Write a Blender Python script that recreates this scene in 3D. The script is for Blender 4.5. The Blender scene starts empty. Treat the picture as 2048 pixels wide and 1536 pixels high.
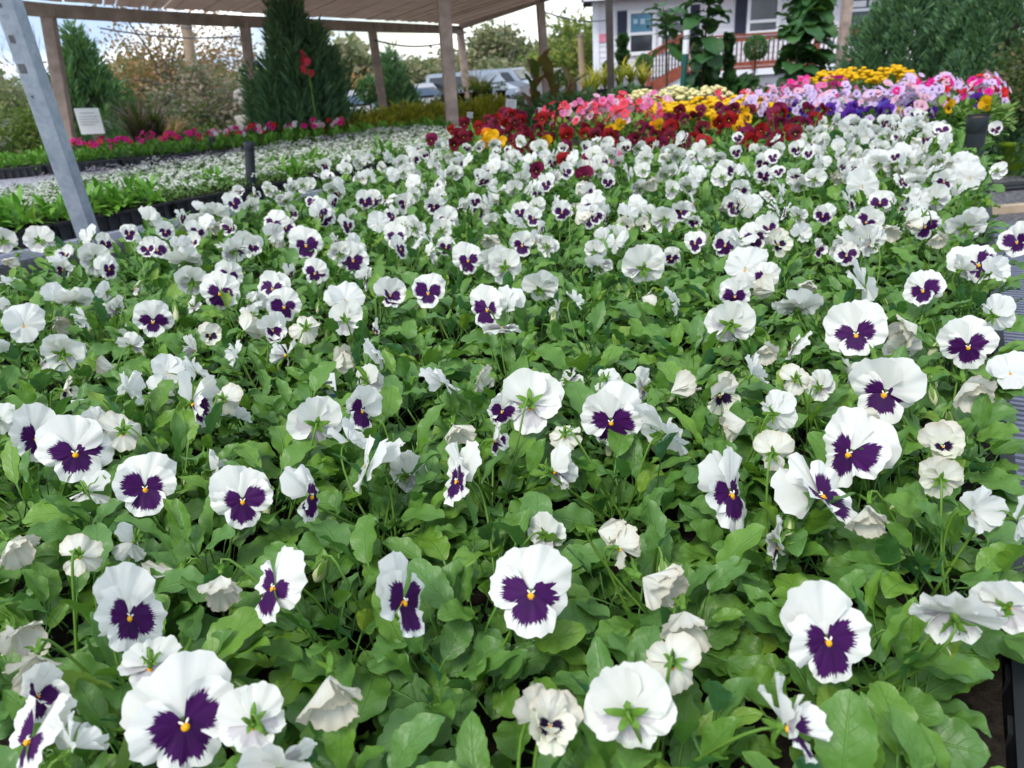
import bpy, math, random
import numpy as np
from mathutils import Vector, Matrix, Euler
R = math.radians
rng = random.Random(7)
scene = bpy.context.scene
COL = scene.collection

# ------------------------------------------------------------------ camera, sky, sun, exposure
FPX, PITCH, ROLL, CZ = 1500.0, R(23.6), R(3.8), 1.45
_c, _s, _cp, _sp = math.cos(ROLL), math.sin(ROLL), math.cos(PITCH), math.sin(PITCH)
R0, U0, FWD = Vector((1, 0, 0)), Vector((0, _sp, _cp)), Vector((0, _cp, -_sp))
CAMR = R0 * _c - U0 * _s
CAMU = R0 * _s + U0 * _c
CAMP = Vector((0, 0, CZ))
cam_d = bpy.data.cameras.new('camera')
cam = bpy.data.objects.new('camera', cam_d)
COL.objects.link(cam)
mw = Matrix((CAMR, CAMU, -FWD)).transposed().to_4x4()
mw.translation = CAMP
cam.matrix_world = mw
cam_d.sensor_width = 36.0
cam_d.lens = FPX / 2048 * 36
cam_d.clip_start, cam_d.clip_end = 0.02, 2000
cam_d.dof.use_dof = True
cam_d.dof.focus_distance = 0.95
cam_d.dof.aperture_fstop = 9.0
scene.camera = cam

def ray(px, py):
    return CAMR * ((px - 1024) / FPX) + CAMU * ((768 - py) / FPX) + FWD
def at(px, py, z):
    d = ray(px, py)
    return CAMP + d * ((z - CZ) / d.z)
def aty(px, py, Y):
    d = ray(px, py)
    return CAMP + d * (Y / d.y)
def proj(p):
    q = Vector(p) - CAMP
    z = q.dot(FWD)
    return 1024 + FPX * q.dot(CAMR) / z, 768 - FPX * q.dot(CAMU) / z, z

SUN_EL, SUN_AZ = R(52), R(215)      # azimuth clockwise from +Y: behind the camera, to the left
world = bpy.data.worlds.new('World')
scene.world = world
world.use_nodes = True
nt = world.node_tree
nt.nodes.clear()
def N(tree, kind, **kw):
    n = tree.nodes.new(kind)
    for k, v in kw.items():
        setattr(n, k, v)
    return n
sky = N(nt, 'ShaderNodeTexSky', sky_type='NISHITA', sun_disc=False)
sky.sun_elevation, sky.sun_rotation = SUN_EL, SUN_AZ
sky.air_density, sky.dust_density, sky.ozone_density = 1.0, 0.6, 1.6
tc = N(nt, 'ShaderNodeTexCoord')
mp = N(nt, 'ShaderNodeMapping')
mp.inputs['Scale'].default_value = (1, 1, 3.2)
nz = N(nt, 'ShaderNodeTexNoise')
nz.inputs['Scale'].default_value = 2.6
nz.inputs['Detail'].default_value = 7
nz.inputs['Roughness'].default_value = 0.58
cr = N(nt, 'ShaderNodeValToRGB')
cr.color_ramp.elements[0].position, cr.color_ramp.elements[1].position = 0.40, 0.56
nz2 = N(nt, 'ShaderNodeTexNoise')
nz2.inputs['Scale'].default_value = 5.0
nz2.inputs['Detail'].default_value = 5
cc = N(nt, 'ShaderNodeValToRGB')
cc.color_ramp.elements[0].color = (3.2, 4.2, 5.9, 1)
cc.color_ramp.elements[1].color = (10.6, 10.7, 10.6, 1)
cc.color_ramp.elements[0].position, cc.color_ramp.elements[1].position = 0.43, 0.60
mx = N(nt, 'ShaderNodeMixRGB')
bg = N(nt, 'ShaderNodeBackground')
bg.inputs['Strength'].default_value = 0.115
wo = N(nt, 'ShaderNodeOutputWorld')
L = nt.links.new
L(tc.outputs['Generated'], mp.inputs['Vector'])
L(mp.outputs['Vector'], nz.inputs['Vector'])
L(mp.outputs['Vector'], nz2.inputs['Vector'])
L(nz.outputs['Fac'], cr.inputs['Fac'])
L(nz2.outputs['Fac'], cc.inputs['Fac'])
L(cr.outputs['Color'], mx.inputs['Fac'])
L(sky.outputs['Color'], mx.inputs['Color1'])
L(cc.outputs['Color'], mx.inputs['Color2'])
L(mx.outputs['Color'], bg.inputs['Color'])
L(bg.outputs['Background'], wo.inputs['Surface'])

sun_d = bpy.data.lights.new('sun', 'SUN')
sun_d.energy = 1.45
sun_d.angle = R(18)
sun_d.color = (1.0, 0.96, 0.9)
sun = bpy.data.objects.new('sun', sun_d)
COL.objects.link(sun)
sd = Vector((math.sin(SUN_AZ) * math.cos(SUN_EL), math.cos(SUN_AZ) * math.cos(SUN_EL), math.sin(SUN_EL)))
sun.rotation_euler = sd.to_track_quat('Z', 'Y').to_euler()
sun.location = (0, 0, 30)
vs = scene.view_settings
vs.view_transform, vs.look = 'Standard', 'None'
vs.exposure, vs.gamma = 0.88, 1.0
vs.use_curve_mapping = False
scene.render.engine = 'CYCLES'
scene.cycles.max_bounces = 6
scene.cycles.diffuse_bounces = 3
scene.cycles.transparent_max_bounces = 6
scene.cycles.use_denoising = True

# ------------------------------------------------------------------ helpers
def S(r, g, b):
    f = lambda c: (c / 255 / 12.92) if c / 255 <= 0.04045 else ((c / 255 + 0.055) / 1.055) ** 2.4
    return (f(r), f(g), f(b), 1.0)

def new_mat(name):
    m = bpy.data.materials.new(name)
    m.use_nodes = True
    t = m.node_tree
    t.nodes.clear()
    return m, t
class G:
    """tiny node-graph helper"""
    def __init__(s, name):
        s.m, s.t = new_mat(name)
        s.out = s.t.nodes.new('ShaderNodeOutputMaterial')
    def n(s, kind, **kw):
        return N(s.t, kind, **kw)
    def l(s, a, b):
        s.t.links.new(a, b)
    def val(s, x, sock):
        if isinstance(x, (int, float)):
            sock.default_value = x
        elif isinstance(x, tuple):
            sock.default_value = x
        else:
            s.l(x, sock)
    def math(s, op, a, b=0.0, c=None, clamp=False):
        n = s.n('ShaderNodeMath', operation=op, use_clamp=clamp)
        s.val(a, n.inputs[0]); s.val(b, n.inputs[1])
        if c is not None: s.val(c, n.inputs[2])
        return n.outputs[0]
    def mix(s, f, a, b, mode='MIX'):
        n = s.n('ShaderNodeMixRGB', blend_type=mode)
        s.val(f, n.inputs[0]); s.val(a, n.inputs[1]); s.val(b, n.inputs[2])
        return n.outputs[0]
    def ramp(s, f, stops):
        n = s.n('ShaderNodeValToRGB')
        e = n.color_ramp.elements
        while len(e) < len(stops): e.new(0.5)
        for q, (p, c) in zip(e, stops):
            q.position = p; q.color = c if isinstance(c, tuple) else (c, c, c, 1)
        s.val(f, n.inputs[0])
        return n.outputs[0]
    def noise(s, vec, scale, detail=3, rough=0.5, out='Fac'):
        n = s.n('ShaderNodeTexNoise')
        if vec is not None: s.l(vec, n.inputs['Vector'])
        n.inputs['Scale'].default_value = scale
        n.inputs['Detail'].default_value = detail
        n.inputs['Roughness'].default_value = rough
        return n.outputs[out]
    def xyz(s, x, y, z):
        n = s.n('ShaderNodeCombineXYZ')
        s.val(x, n.inputs[0]); s.val(y, n.inputs[1]); s.val(z, n.inputs[2])
        return n.outputs[0]
    def sep(s, v):
        n = s.n('ShaderNodeSeparateXYZ'); s.l(v, n.inputs[0]); return n.outputs
    def coord(s, which='Object'):
        return s.n('ShaderNodeTexCoord').outputs[which]
    def rand(s):
        return s.n('ShaderNodeObjectInfo').outputs['Random']
    def island(s):
        return s.n('ShaderNodeNewGeometry').outputs['Random Per Island']
    def back(s):
        return s.n('ShaderNodeNewGeometry').outputs['Backfacing']
    def bump(s, h, strength, dist=0.01):
        n = s.n('ShaderNodeBump')
        n.inputs['Strength'].default_value = strength
        n.inputs['Distance'].default_value = dist
        s.val(h, n.inputs['Height'])
        return n.outputs[0]
    def bsdf(s, color, rough=0.5, spec=0.4, metal=0.0, normal=None, **kw):
        n = s.n('ShaderNodeBsdfPrincipled')
        s.val(color, n.inputs['Base Color']); s.val(rough, n.inputs['Roughness'])
        s.val(spec, n.inputs['Specular IOR Level']); s.val(metal, n.inputs['Metallic'])
        if normal is not None: s.l(normal, n.inputs['Normal'])
        for k, v in kw.items(): s.val(v, n.inputs[k])
        return n.outputs[0]
    def trans(s, bsdf, color, f, normal=None):
        t = s.n('ShaderNodeBsdfTranslucent'); s.val(color, t.inputs[0])
        if normal is not None: s.l(normal, t.inputs['Normal'])
        mxs = s.n('ShaderNodeMixShader'); s.val(f, mxs.inputs[0])
        s.l(bsdf, mxs.inputs[1]); s.l(t.outputs[0], mxs.inputs[2])
        return mxs.outputs[0]
    def done(s, shader):
        s.l(shader, s.out.inputs['Surface'])
        return s.m

M = {}
def simple(name, col, rough=0.6, spec=0.3, metal=0.0, var=0.12, scale=6.0, bump=0.0, coord='Object'):
    g = G(name)
    v = g.coord(coord)
    n = g.noise(v, scale, 5, 0.6)
    d = tuple(c * (1 - var) for c in col[:3]) + (1,)
    u = tuple(min(1, c * (1 + var)) for c in col[:3]) + (1,)
    c = g.ramp(n, [(0.3, d), (0.7, u)])
    nm = g.bump(n, bump) if bump else None
    M[name] = g.done(g.bsdf(c, rough, spec, metal, nm))
    return M[name]

class MB:
    """collects geometry for ONE mesh"""
    def __init__(s):
        s.v, s.f, s.mi, s.uv = [], [], [], []
    def add(s, verts, faces, mi=0, uvs=None):
        o = len(s.v)
        s.v.extend([tuple(p) for p in verts])
        for f in faces:
            s.f.append(tuple(i + o for i in f)); s.mi.append(mi)
            s.uv.extend([uvs[i] for i in f] if uvs is not None else [(0.5, 0.5)] * len(f))
    def grid(s, P, UV, mi=0, wrap=False):
        """P: rows x cols of points"""
        r, c = len(P), len(P[0])
        vs_ = [p for row in P for p in row]
        uv = [p for row in UV for p in row] if UV is not None else None
        fs = []
        for i in range(r - 1):
            for j in range(c - 1 + (1 if wrap else 0)):
                k = (j + 1) % c
                fs.append((i * c + j, i * c + k, (i + 1) * c + k, (i + 1) * c + j))
        s.add(vs_, fs, mi, uv)
    def box(s, c, h, mi=0, rot=None):
        c = Vector(c)
        vs_ = []
        for x in (-1, 1):
            for y in (-1, 1):
                for z in (-1, 1):
                    p = Vector((x * h[0], y * h[1], z * h[2]))
                    if rot is not None: p = rot @ p
                    vs_.append(c + p)
        s.add(vs_, [(0, 1, 3, 2), (4, 6, 7, 5), (0, 4, 5, 1), (2, 3, 7, 6), (0, 2, 6, 4), (1, 5, 7, 3)], mi)
    def beam(s, a, b, w, h, mi=0, up=Vector((0, 0, 1))):
        a, b = Vector(a), Vector(b)
        d = (b - a); L_ = d.length; d.normalize()
        x = d.cross(up)
        if x.length < 1e-4: x = d.cross(Vector((0, 1, 0)))
        x.normalize(); y = x.cross(d).normalized()
        rot = Matrix((x, d, y)).transposed()
        s.box((a + b) / 2, (w / 2, L_ / 2, h / 2), mi, rot)
    def tube(s, pts, rad, n=6, mi=0, cap=True):
        pts = [Vector(p) for p in pts]
        if not isinstance(rad, (list, tuple)): rad = [rad] * len(pts)
        rows = []
        ref = None
        for i, p in enumerate(pts):
            d = (pts[min(i + 1, len(pts) - 1)] - pts[max(i - 1, 0)]).normalized()
            if ref is None:
                ref = d.orthogonal().normalized()
            x = (ref - d * ref.dot(d)).normalized(); ref = x
            y = d.cross(x)
            rows.append([p + (x * math.cos(2 * math.pi * k / n) + y * math.sin(2 * math.pi * k / n)) * rad[i] for k in range(n)])
        s.grid(rows, None, mi, wrap=True)
        if cap:
            s.add(rows[0], [tuple(range(n))[::-1]], mi); s.add(rows[-1], [tuple(range(n))], mi)
    def lathe(s, prof, n=20, mi=0, c=(0, 0, 0)):
        rows = [[(c[0] + r * math.cos(2 * math.pi * k / n), c[1] + r * math.sin(2 * math.pi * k / n), c[2] + z) for k in range(n)] for r, z in prof]
        s.grid(rows, None, mi, wrap=True)
    def mesh(s, name, mats, smooth=True):
        me = bpy.data.meshes.new(name)
        me.from_pydata(s.v, [], s.f)
        for m in (mats if isinstance(mats, (list, tuple)) else [mats]):
            me.materials.append(m)
        me.polygons.foreach_set('material_index', s.mi)
        me.polygons.foreach_set('use_smooth', [smooth] * len(s.f))
        uvl = me.uv_layers.new(name='UVMap')
        uvl.data.foreach_set('uv', np.array(s.uv, dtype=np.float32).ravel())
        me.update()
        return me

def obj(name, mesh, parent=None, loc=(0, 0, 0), rot=(0, 0, 0), scale=(1, 1, 1)):
    o = bpy.data.objects.new(name, mesh)
    o.location = loc
    o.rotation_euler = rot
    o.scale = (scale, scale, scale) if isinstance(scale, (int, float)) else scale
    if parent is not None: o.parent = parent
    COL.objects.link(o)
    return o
def thing(name, label, cat, loc=(0, 0, 0), group=None, rotz=0.0, mesh=None):
    o = obj(name, mesh, None, loc, (0, 0, rotz))
    o['label'] = label; o['category'] = cat
    if group: o['group'] = group
    return o
def struct(name, mesh, loc=(0, 0, 0), kind='structure'):
    o = obj(name, mesh, None, loc); o['kind'] = kind; return o
def part(name, mb, mats, parent, smooth=False, label=None, kind=None):
    """geometry given in world coordinates, stored relative to the parent's location"""
    pl = parent.location
    rz = parent.rotation_euler.z
    inv = (Matrix.Translation(pl) @ Matrix.Rotation(rz, 4, 'Z')).inverted()
    mb.v = [tuple(inv @ Vector(p)) for p in mb.v]
    o = obj(name, mb.mesh(name, mats, smooth), parent)
    if label: o['label'] = label
    if kind: o['kind'] = kind
    return o
ORD = 'first second third fourth fifth sixth seventh eighth ninth tenth eleventh twelfth thirteenth fourteenth fifteenth sixteenth seventeenth eighteenth nineteenth twentieth twenty-first twenty-second twenty-third twenty-fourth twenty-fifth twenty-sixth twenty-seventh twenty-eighth twenty-ninth thirtieth'.split()
NUM = 'no one two three four five six seven eight nine ten'.split()

# ------------------------------------------------------------------ materials
def petal_mat(name, base, blotch=None, radius=0.0, eye=None, vein=None, vein_amt=0.0, tr=0.3, dark=None, edge=None):
    g = G(name)
    uv = g.n('ShaderNodeUVMap').outputs[0]
    x, y, _ = g.sep(uv)
    rnd = g.rand()
    r50 = g.math('MULTIPLY', rnd, 57.0)
    isl = g.island()
    du = g.math('ABSOLUTE', g.math('SUBTRACT', x, 0.5))
    streak = g.noise(g.xyz(g.math('MULTIPLY', x, 42.0), g.math('MULTIPLY', y, 1.3), r50), 1.0, 4, 0.65)
    broad = g.noise(g.xyz(g.math('MULTIPLY', x, 5.0), g.math('MULTIPLY', y, 1.0), r50), 1.0, 1)
    ruff = g.noise(g.coord('Object'), 26.0, 3, 0.6)
    pale = tuple(c * 0.93 for c in base[:3]) + (1,)
    col = g.mix(g.math('MULTIPLY', streak, 0.5), base, pale)
    if edge: col = g.mix(g.math('MULTIPLY', g.math('SUBTRACT', y, 0.7, clamp=True), 2.2, clamp=True), col, edge)
    if vein:
        lines = g.math('GREATER_THAN', g.noise(g.xyz(g.math('MULTIPLY', x, 60.0), g.math('MULTIPLY', y, 0.7), r50), 1.0, 1), 0.58)
        col = g.mix(g.math('MULTIPLY', lines, vein_amt), col, vein)
    front = col
    backc = g.mix(0.12, col, (0.62, 0.66, 0.5, 1) if base[1] > 0.5 else col)
    # fine lilac veins on the underside
    bl = g.math('GREATER_THAN', g.noise(g.xyz(g.math('MULTIPLY', x, 46.0), g.math('MULTIPLY', y, 1.6), r50), 1.0, 2), 0.60)
    if base[1] > 0.5:
        backc = g.mix(g.math('MULTIPLY', bl, 0.10), backc, (0.42, 0.36, 0.42, 1))
    trc = col
    if blotch:
        e = g.math('ADD', radius, g.math('MULTIPLY', g.math('SUBTRACT', streak, 0.5), 0.52))
        e = g.math('ADD', e, g.math('MULTIPLY', g.math('SUBTRACT', broad, 0.5), 0.30))
        e = g.math('ADD', e, g.math('MULTIPLY', g.math('SUBTRACT', rnd, 0.5), 0.22))
        e = g.math('SUBTRACT', e, g.math('MULTIPLY', g.math('POWER', g.math('MULTIPLY', du, 2.0), 3.0), 0.12))
        mask = g.math('MULTIPLY', g.math('SUBTRACT', e, y), 30.0, clamp=True)
        whisk = g.math('MULTIPLY', g.math('SUBTRACT', g.noise(g.xyz(g.math('MULTIPLY', x, 80.0), g.math('MULTIPLY', y, 0.9), r50), 1.0, 2), 0.54, clamp=True), 7.0, clamp=True)
        wm = g.math('MULTIPLY', g.math('SUBTRACT', g.math('ADD', e, 0.13), y), 9.0, clamp=True)
        mask = g.math('MAXIMUM', mask, g.math('MULTIPLY', g.math('MULTIPLY', whisk, wm), 0.6))
        dk = dark or tuple(c * 0.35 for c in blotch[:3]) + (1,)
        bc = g.mix(g.math('MULTIPLY', g.math('SUBTRACT', y, 0.12), 1.5, clamp=True), dk, blotch)
        bc = g.mix(g.math('MULTIPLY', g.math('SUBTRACT', streak, 0.45, clamp=True), 1.6), bc, tuple(min(1, c * 2.2) for c in blotch[:3]) + (1,))
        front = g.mix(mask, front, bc)
        if base[1] > 0.5:
            backc = g.mix(g.math('MULTIPLY', mask, 0.5), backc, (0.50, 0.44, 0.52, 1))
        else:
            backc = g.mix(mask, backc, bc)
        trc = g.mix(mask, col, blotch)
    if eye:
        em = g.math('MULTIPLY', g.math('SUBTRACT', g.math('ADD', 0.17, g.math('MULTIPLY', g.math('SUBTRACT', streak, 0.5), 0.12)), g.math('ADD', y, g.math('MULTIPLY', du, 0.12))), 22.0, clamp=True)
        front = g.mix(em, front, eye)
    c = g.mix(g.back(), front, backc)
    nm = g.bump(g.math('ADD', g.math('MULTIPLY', streak, 0.5), g.math('MULTIPLY', ruff, 0.7)), 0.22, 0.002)
    b = g.bsdf(c, 0.62, 0.22, 0, nm)
    M[name] = g.done(g.trans(b, trc, tr, nm))
    return M[name]
WHITE = (0.83, 0.83, 0.775, 1)
PURP = (0.052, 0.003, 0.080, 1)
PDARK = (0.022, 0.003, 0.042, 1)
YEL = (0.85, 0.38, 0.015, 1)
petal_mat('petal_upper', WHITE, tr=0.38)
petal_mat('petal_side', WHITE, PURP, 0.69, dark=(0.040, 0.003, 0.065, 1), tr=0.26)
petal_mat('petal_lip', WHITE, PURP, 0.76, eye=YEL, dark=PDARK, tr=0.24)
petal_mat('petal_pure', (0.83, 0.835, 0.80, 1), eye=None, tr=0.42)
petal_mat('petal_pure_lip', (0.83, 0.835, 0.80, 1), eye=YEL, tr=0.42)
petal_mat('petal_cream', (0.78, 0.77, 0.68, 1), vein=(0.5, 0.46, 0.42, 1), vein_amt=0.16, edge=(0.60, 0.52, 0.38, 1))
petal_mat('petal_cream_dark', (0.74, 0.74, 0.60, 1), (0.02, 0.004, 0.045, 1), 0.55, tr=0.2)
petal_mat('petal_maroon', (0.16, 0.008, 0.022, 1), (0.03, 0.002, 0.008, 1), 0.5, tr=0.25)
petal_mat('petal_red', (0.30, 0.008, 0.010, 1), (0.05, 0.002, 0.006, 1), 0.45, tr=0.3)
petal_mat('petal_wine', (0.20, 0.012, 0.06, 1), (0.06, 0.003, 0.02, 1), 0.4, tr=0.3)
petal_mat('petal_yellow', (0.78, 0.42, 0.005, 1), tr=0.3)
petal_mat('petal_yellow_face', (0.78, 0.42, 0.005, 1), (0.04, 0.004, 0.004, 1), 0.5, tr=0.25)
petal_mat('petal_orange', (0.75, 0.22, 0.006, 1), tr=0.3)
petal_mat('petal_violet', (0.10, 0.02, 0.30, 1), (0.02, 0.004, 0.09, 1), 0.5, tr=0.25)
petal_mat('petal_blue', (0.10, 0.07, 0.42, 1), (0.03, 0.01, 0.16, 1), 0.5, tr=0.25)
for nm_, c_, th_ in (('coral', (0.75, 0.06, 0.10, 1), (0.8, 0.35, 0.4, 1)), ('pink', (0.70, 0.16, 0.36, 1), (0.8, 0.5, 0.6, 1)), ('hotpink', (0.75, 0.03, 0.26, 1), (0.4, 0.0, 0.12, 1)),
                    ('magenta', (0.70, 0.012, 0.24, 1), (0.3, 0.0, 0.1, 1)), ('lilac', (0.66, 0.50, 0.76, 1), (0.12, 0.03, 0.25, 1)), ('palepink', (0.72, 0.42, 0.52, 1), (0.6, 0.2, 0.35, 1)), ('scarlet', (0.60, 0.02, 0.02, 1), (0.3, 0.0, 0.0, 1)), ('snow', (0.8, 0.8, 0.8, 1), (0.7, 0.75, 0.5, 1))):
    petal_mat('petunia_' + nm_, c_, th_, 0.16, tr=0.3)

def leaf_mat(name, c1, c2, c3, tr=0.28, rough=0.42, spec=0.42, vein=0.5):
    """c1 blue-green, c2 mid green, c3 yellow-green; picked per leaf"""
    g = G(name)
    uv = g.n('ShaderNodeUVMap').outputs[0]
    x, y, _ = g.sep(uv)
    r = g.math('FRACT', g.math('ADD', g.rand(), g.math('MULTIPLY', g.island(), 3.7)))
    base = g.ramp(r, [(0.0, c1), (0.25, c1), (0.48, c2), (0.68, c2), (0.97, c3), (1.0, tuple(min(1, c * 1.5) for c in c3[:1]) + c3[1:])])
    du = g.math('ABSOLUTE', g.math('SUBTRACT', x, 0.5))
    n = g.noise(g.coord('Object'), 60.0, 4, 0.6)
    base = g.mix(g.math('MULTIPLY', n, 0.35), base, tuple(c * 0.62 for c in c2[:3]) + (1,))
    mid = g.math('SUBTRACT', 1.0, g.math('MULTIPLY', g.math('SUBTRACT', du, 0.006, clamp=True), 46.0, clamp=True))
    ph = g.math('FRACT', g.math('MULTIPLY', g.math('SUBTRACT', y, g.math('MULTIPLY', du, 0.62)), 6.5))
    tri = g.math('ABSOLUTE', g.math('SUBTRACT', ph, 0.5))
    side = g.math('MULTIPLY', g.math('SUBTRACT', 0.055, tri, clamp=True), 16.0, clamp=True)
    side = g.math('MULTIPLY', side, g.math('SUBTRACT', 0.46, du, clamp=True))
    vm = g.math('MAXIMUM', mid, g.math('MULTIPLY', side, 1.1))
    vcol = tuple(min(1, c * 2.2 + 0.02) for c in c2[:3]) + (1,)
    col = g.mix(g.math('MULTIPLY', vm, vein), base, vcol)
    edgem = g.math('MULTIPLY', g.math('SUBTRACT', du, 0.465, clamp=True), 18.0, clamp=True)
    col = g.mix(g.math('MULTIPLY', edgem, 0.5), col, c3)
    backc = g.mix(0.45, col, tuple(min(1, c * 1.25) for c in c3[:3]) + (1,))
    c = g.mix(g.back(), col, backc)
    h = g.math('ADD', g.math('MULTIPLY', vm, -1.0), g.math('ADD', g.math('MULTIPLY', g.noise(g.coord('Object'), 150.0, 2), 1.1), g.math('MULTIPLY', g.noise(g.coord('Object'), 55.0, 1), 1.6)))
    nm = g.bump(h, 0.6, 0.0020)
    trc = g.mix(0.5, col, (0.20, 0.42, 0.03, 1))
    b = g.bsdf(c, g.math('ADD', rough, g.math('MULTIPLY', n, 0.12)), spec, 0, nm)
    M[name] = g.done(g.trans(b, trc, tr, nm))
leaf_mat('pansy_leaf', (0.032, 0.125, 0.068, 1), (0.043, 0.150, 0.032, 1), (0.150, 0.295, 0.024, 1), rough=0.40, spec=0.6, vein=0.6)
leaf_mat('seedling_leaf', (0.075, 0.24, 0.030, 1), (0.095, 0.29, 0.026, 1), (0.17, 0.36, 0.04, 1), vein=0.2)
leaf_mat('alyssum_leaf', (0.12, 0.26, 0.07, 1), (0.14, 0.30, 0.07, 1), (0.20, 0.34, 0.10, 1), vein=0.1)
leaf_mat('petunia_leaf', (0.07, 0.18, 0.035, 1), (0.09, 0.22, 0.03, 1), (0.20, 0.30, 0.05, 1), vein=0.2)
leaf_mat('fig_leaf', (0.020, 0.065, 0.030, 1), (0.026, 0.082, 0.026, 1), (0.045, 0.13, 0.03, 1), vein=0.7, tr=0.15)
leaf_mat('conifer_leaf', (0.075, 0.155, 0.11, 1), (0.092, 0.20, 0.105, 1), (0.16, 0.28, 0.12, 1), vein=0.0, tr=0.3, rough=0.6, spec=0.2)
leaf_mat('conifer_light', (0.070, 0.155, 0.090, 1), (0.092, 0.20, 0.085, 1), (0.16, 0.28, 0.10, 1), vein=0.0, tr=0.3, rough=0.6, spec=0.2)
leaf_mat('hedge_leaf', (0.055, 0.10, 0.025, 1), (0.09, 0.145, 0.03, 1), (0.17, 0.19, 0.045, 1), vein=0.0, rough=0.6, spec=0.25)
leaf_mat('autumn_leaf', (0.20, 0.16, 0.08, 1), (0.29, 0.175, 0.085, 1), (0.36, 0.16, 0.075, 1), vein=0.0, rough=0.7, spec=0.2)
leaf_mat('grey_leaf', (0.17, 0.18, 0.13, 1), (0.22, 0.20, 0.16, 1), (0.32, 0.22, 0.17, 1), vein=0.0, rough=0.7, spec=0.2)
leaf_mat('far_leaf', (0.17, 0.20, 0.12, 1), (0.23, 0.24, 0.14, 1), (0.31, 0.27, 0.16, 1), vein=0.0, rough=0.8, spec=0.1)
leaf_mat('willow_leaf', (0.12, 0.18, 0.05, 1), (0.18, 0.24, 0.05, 1), (0.28, 0.30, 0.07, 1), vein=0.0, rough=0.7, spec=0.2)
leaf_mat('golden_leaf', (0.22, 0.26, 0.02, 1), (0.38, 0.36, 0.03, 1), (0.55, 0.46, 0.06, 1), vein=0.0, rough=0.6, spec=0.25)
leaf_mat('purple_leaf', (0.035, 0.012, 0.02, 1), (0.05, 0.016, 0.025, 1), (0.10, 0.03, 0.03, 1), vein=0.0)
leaf_mat('canna_leaf', (0.07, 0.13, 0.03, 1), (0.16, 0.07, 0.035, 1), (0.24, 0.07, 0.035, 1), vein=0.5)
leaf_mat('bush_leaf', (0.045, 0.075, 0.025, 1), (0.06, 0.10, 0.03, 1), (0.14, 0.11, 0.045, 1), vein=0.0, rough=0.55)

def flat(name, c, rough=0.5, spec=0.3, tr=0.0, var=0.15, scale=40.0):
    g = G(name)
    n = g.noise(g.coord('Object'), scale, 3)
    col = g.mix(n, tuple(q * (1 - var) for q in c[:3]) + (1,), tuple(min(1, q * (1 + var)) for q in c[:3]) + (1,))
    b = g.bsdf(col, rough, spec)
    M[name] = g.done(g.trans(b, col, tr) if tr else b)
flat('stem_green', (0.13, 0.26, 0.035, 1), 0.45, 0.35, 0.15)
flat('sepal_green', (0.13, 0.27, 0.035, 1), 0.5, 0.3, 0.25)
flat('bud_cream', (0.70, 0.72, 0.42, 1), 0.6, 0.2, 0.2)
flat('eye_yellow', (0.86, 0.40, 0.012, 1), 0.6, 0.2)
flat('beard_white', (0.8, 0.76, 0.62, 1), 0.7, 0.2)
flat('alyssum_white', (0.82, 0.84, 0.78, 1), 0.7, 0.2, 0.35)
flat('alyssum_mauve', (0.50, 0.45, 0.52, 1), 0.7, 0.2, 0.25)
flat('mum_yellow', (0.78, 0.46, 0.006, 1), 0.6, 0.2, 0.2)
flat('mum_cream', (0.80, 0.72, 0.36, 1), 0.6, 0.2, 0.2)
simple('soil', (0.020, 0.015, 0.011, 1), 0.95, 0.1, var=0.6, scale=90, bump=0.8)
simple('tray_black', (0.016, 0.017, 0.020, 1), 0.48, 0.4, var=0.25, scale=12)
simple('bench_plastic', (0.13, 0.145, 0.20, 1), 0.5, 0.4, var=0.18, scale=14)
simple('bench_pale', (0.38, 0.39, 0.47, 1), 0.42, 0.4, var=0.22, scale=22)
simple('wood_brown', (0.38, 0.29, 0.245, 1), 0.8, 0.2, var=0.3, scale=9, bump=0.2)
flat('lath_brown', (0.58, 0.49, 0.43, 1), 0.8, 0.2, 0.5, var=.2, scale=5)
simple('beam_brown', (0.38, 0.30, 0.25, 1), 0.8, 0.2, var=0.3, scale=7, bump=0.2)
simple('post_dark', (0.060, 0.050, 0.045, 1), 0.7, 0.3, var=0.25, scale=7)
simple('pole_tan', (0.34, 0.25, 0.17, 1), 0.85, 0.15, var=0.2, scale=6)
simple('red_wood', (0.25, 0.065, 0.035, 1), 0.65, 0.3, var=0.25, scale=8)
simple('dark_iron', (0.03, 0.03, 0.035, 1), 0.5, 0.4)
simple('siding', (0.74, 0.725, 0.77, 1), 0.6, 0.3, var=0.04, scale=3)
simple('trim_white', (0.78, 0.79, 0.82, 1), 0.5, 0.35, var=0.03)
simple('shutter_navy', (0.045, 0.052, 0.085, 1), 0.55, 0.35)
simple('poster_teal', (0.09, 0.25, 0.36, 1), 0.4, 0.4, var=0.3, scale=4)
simple('poster_pale', (0.45, 0.62, 0.72, 1), 0.4, 0.4, var=0.1)
simple('pink_sign', (0.75, 0.25, 0.33, 1), 0.5, 0.3)
simple('skirt_grey', (0.27, 0.27, 0.30, 1), 0.75, 0.2, var=0.12)
simple('soffit', (0.25, 0.24, 0.25, 1), 0.7, 0.2)
simple('roof_shingle', (0.10, 0.095, 0.09, 1), 0.9, 0.1, var=0.3)
simple('board_white', (0.80, 0.81, 0.82, 1), 0.5, 0.35, var=0.03)
simple('print_grey', (0.50, 0.51, 0.53, 1), 0.6, 0.3)
simple('print_dark', (0.08, 0.09, 0.12, 1), 0.6, 0.3)
simple('print_blue', (0.10, 0.18, 0.32, 1), 0.6, 0.3)
simple('pipe_black', (0.022, 0.027, 0.034, 1), 0.42, 0.45, var=0.25, scale=20)
simple('rust_inside', (0.12, 0.075, 0.05, 1), 0.8, 0.2)
simple('hose_black', (0.02, 0.021, 0.024, 1), 0.5, 0.4)
simple('plank_tan', (0.40, 0.31, 0.22, 1), 0.85, 0.15, var=0.2)
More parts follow.
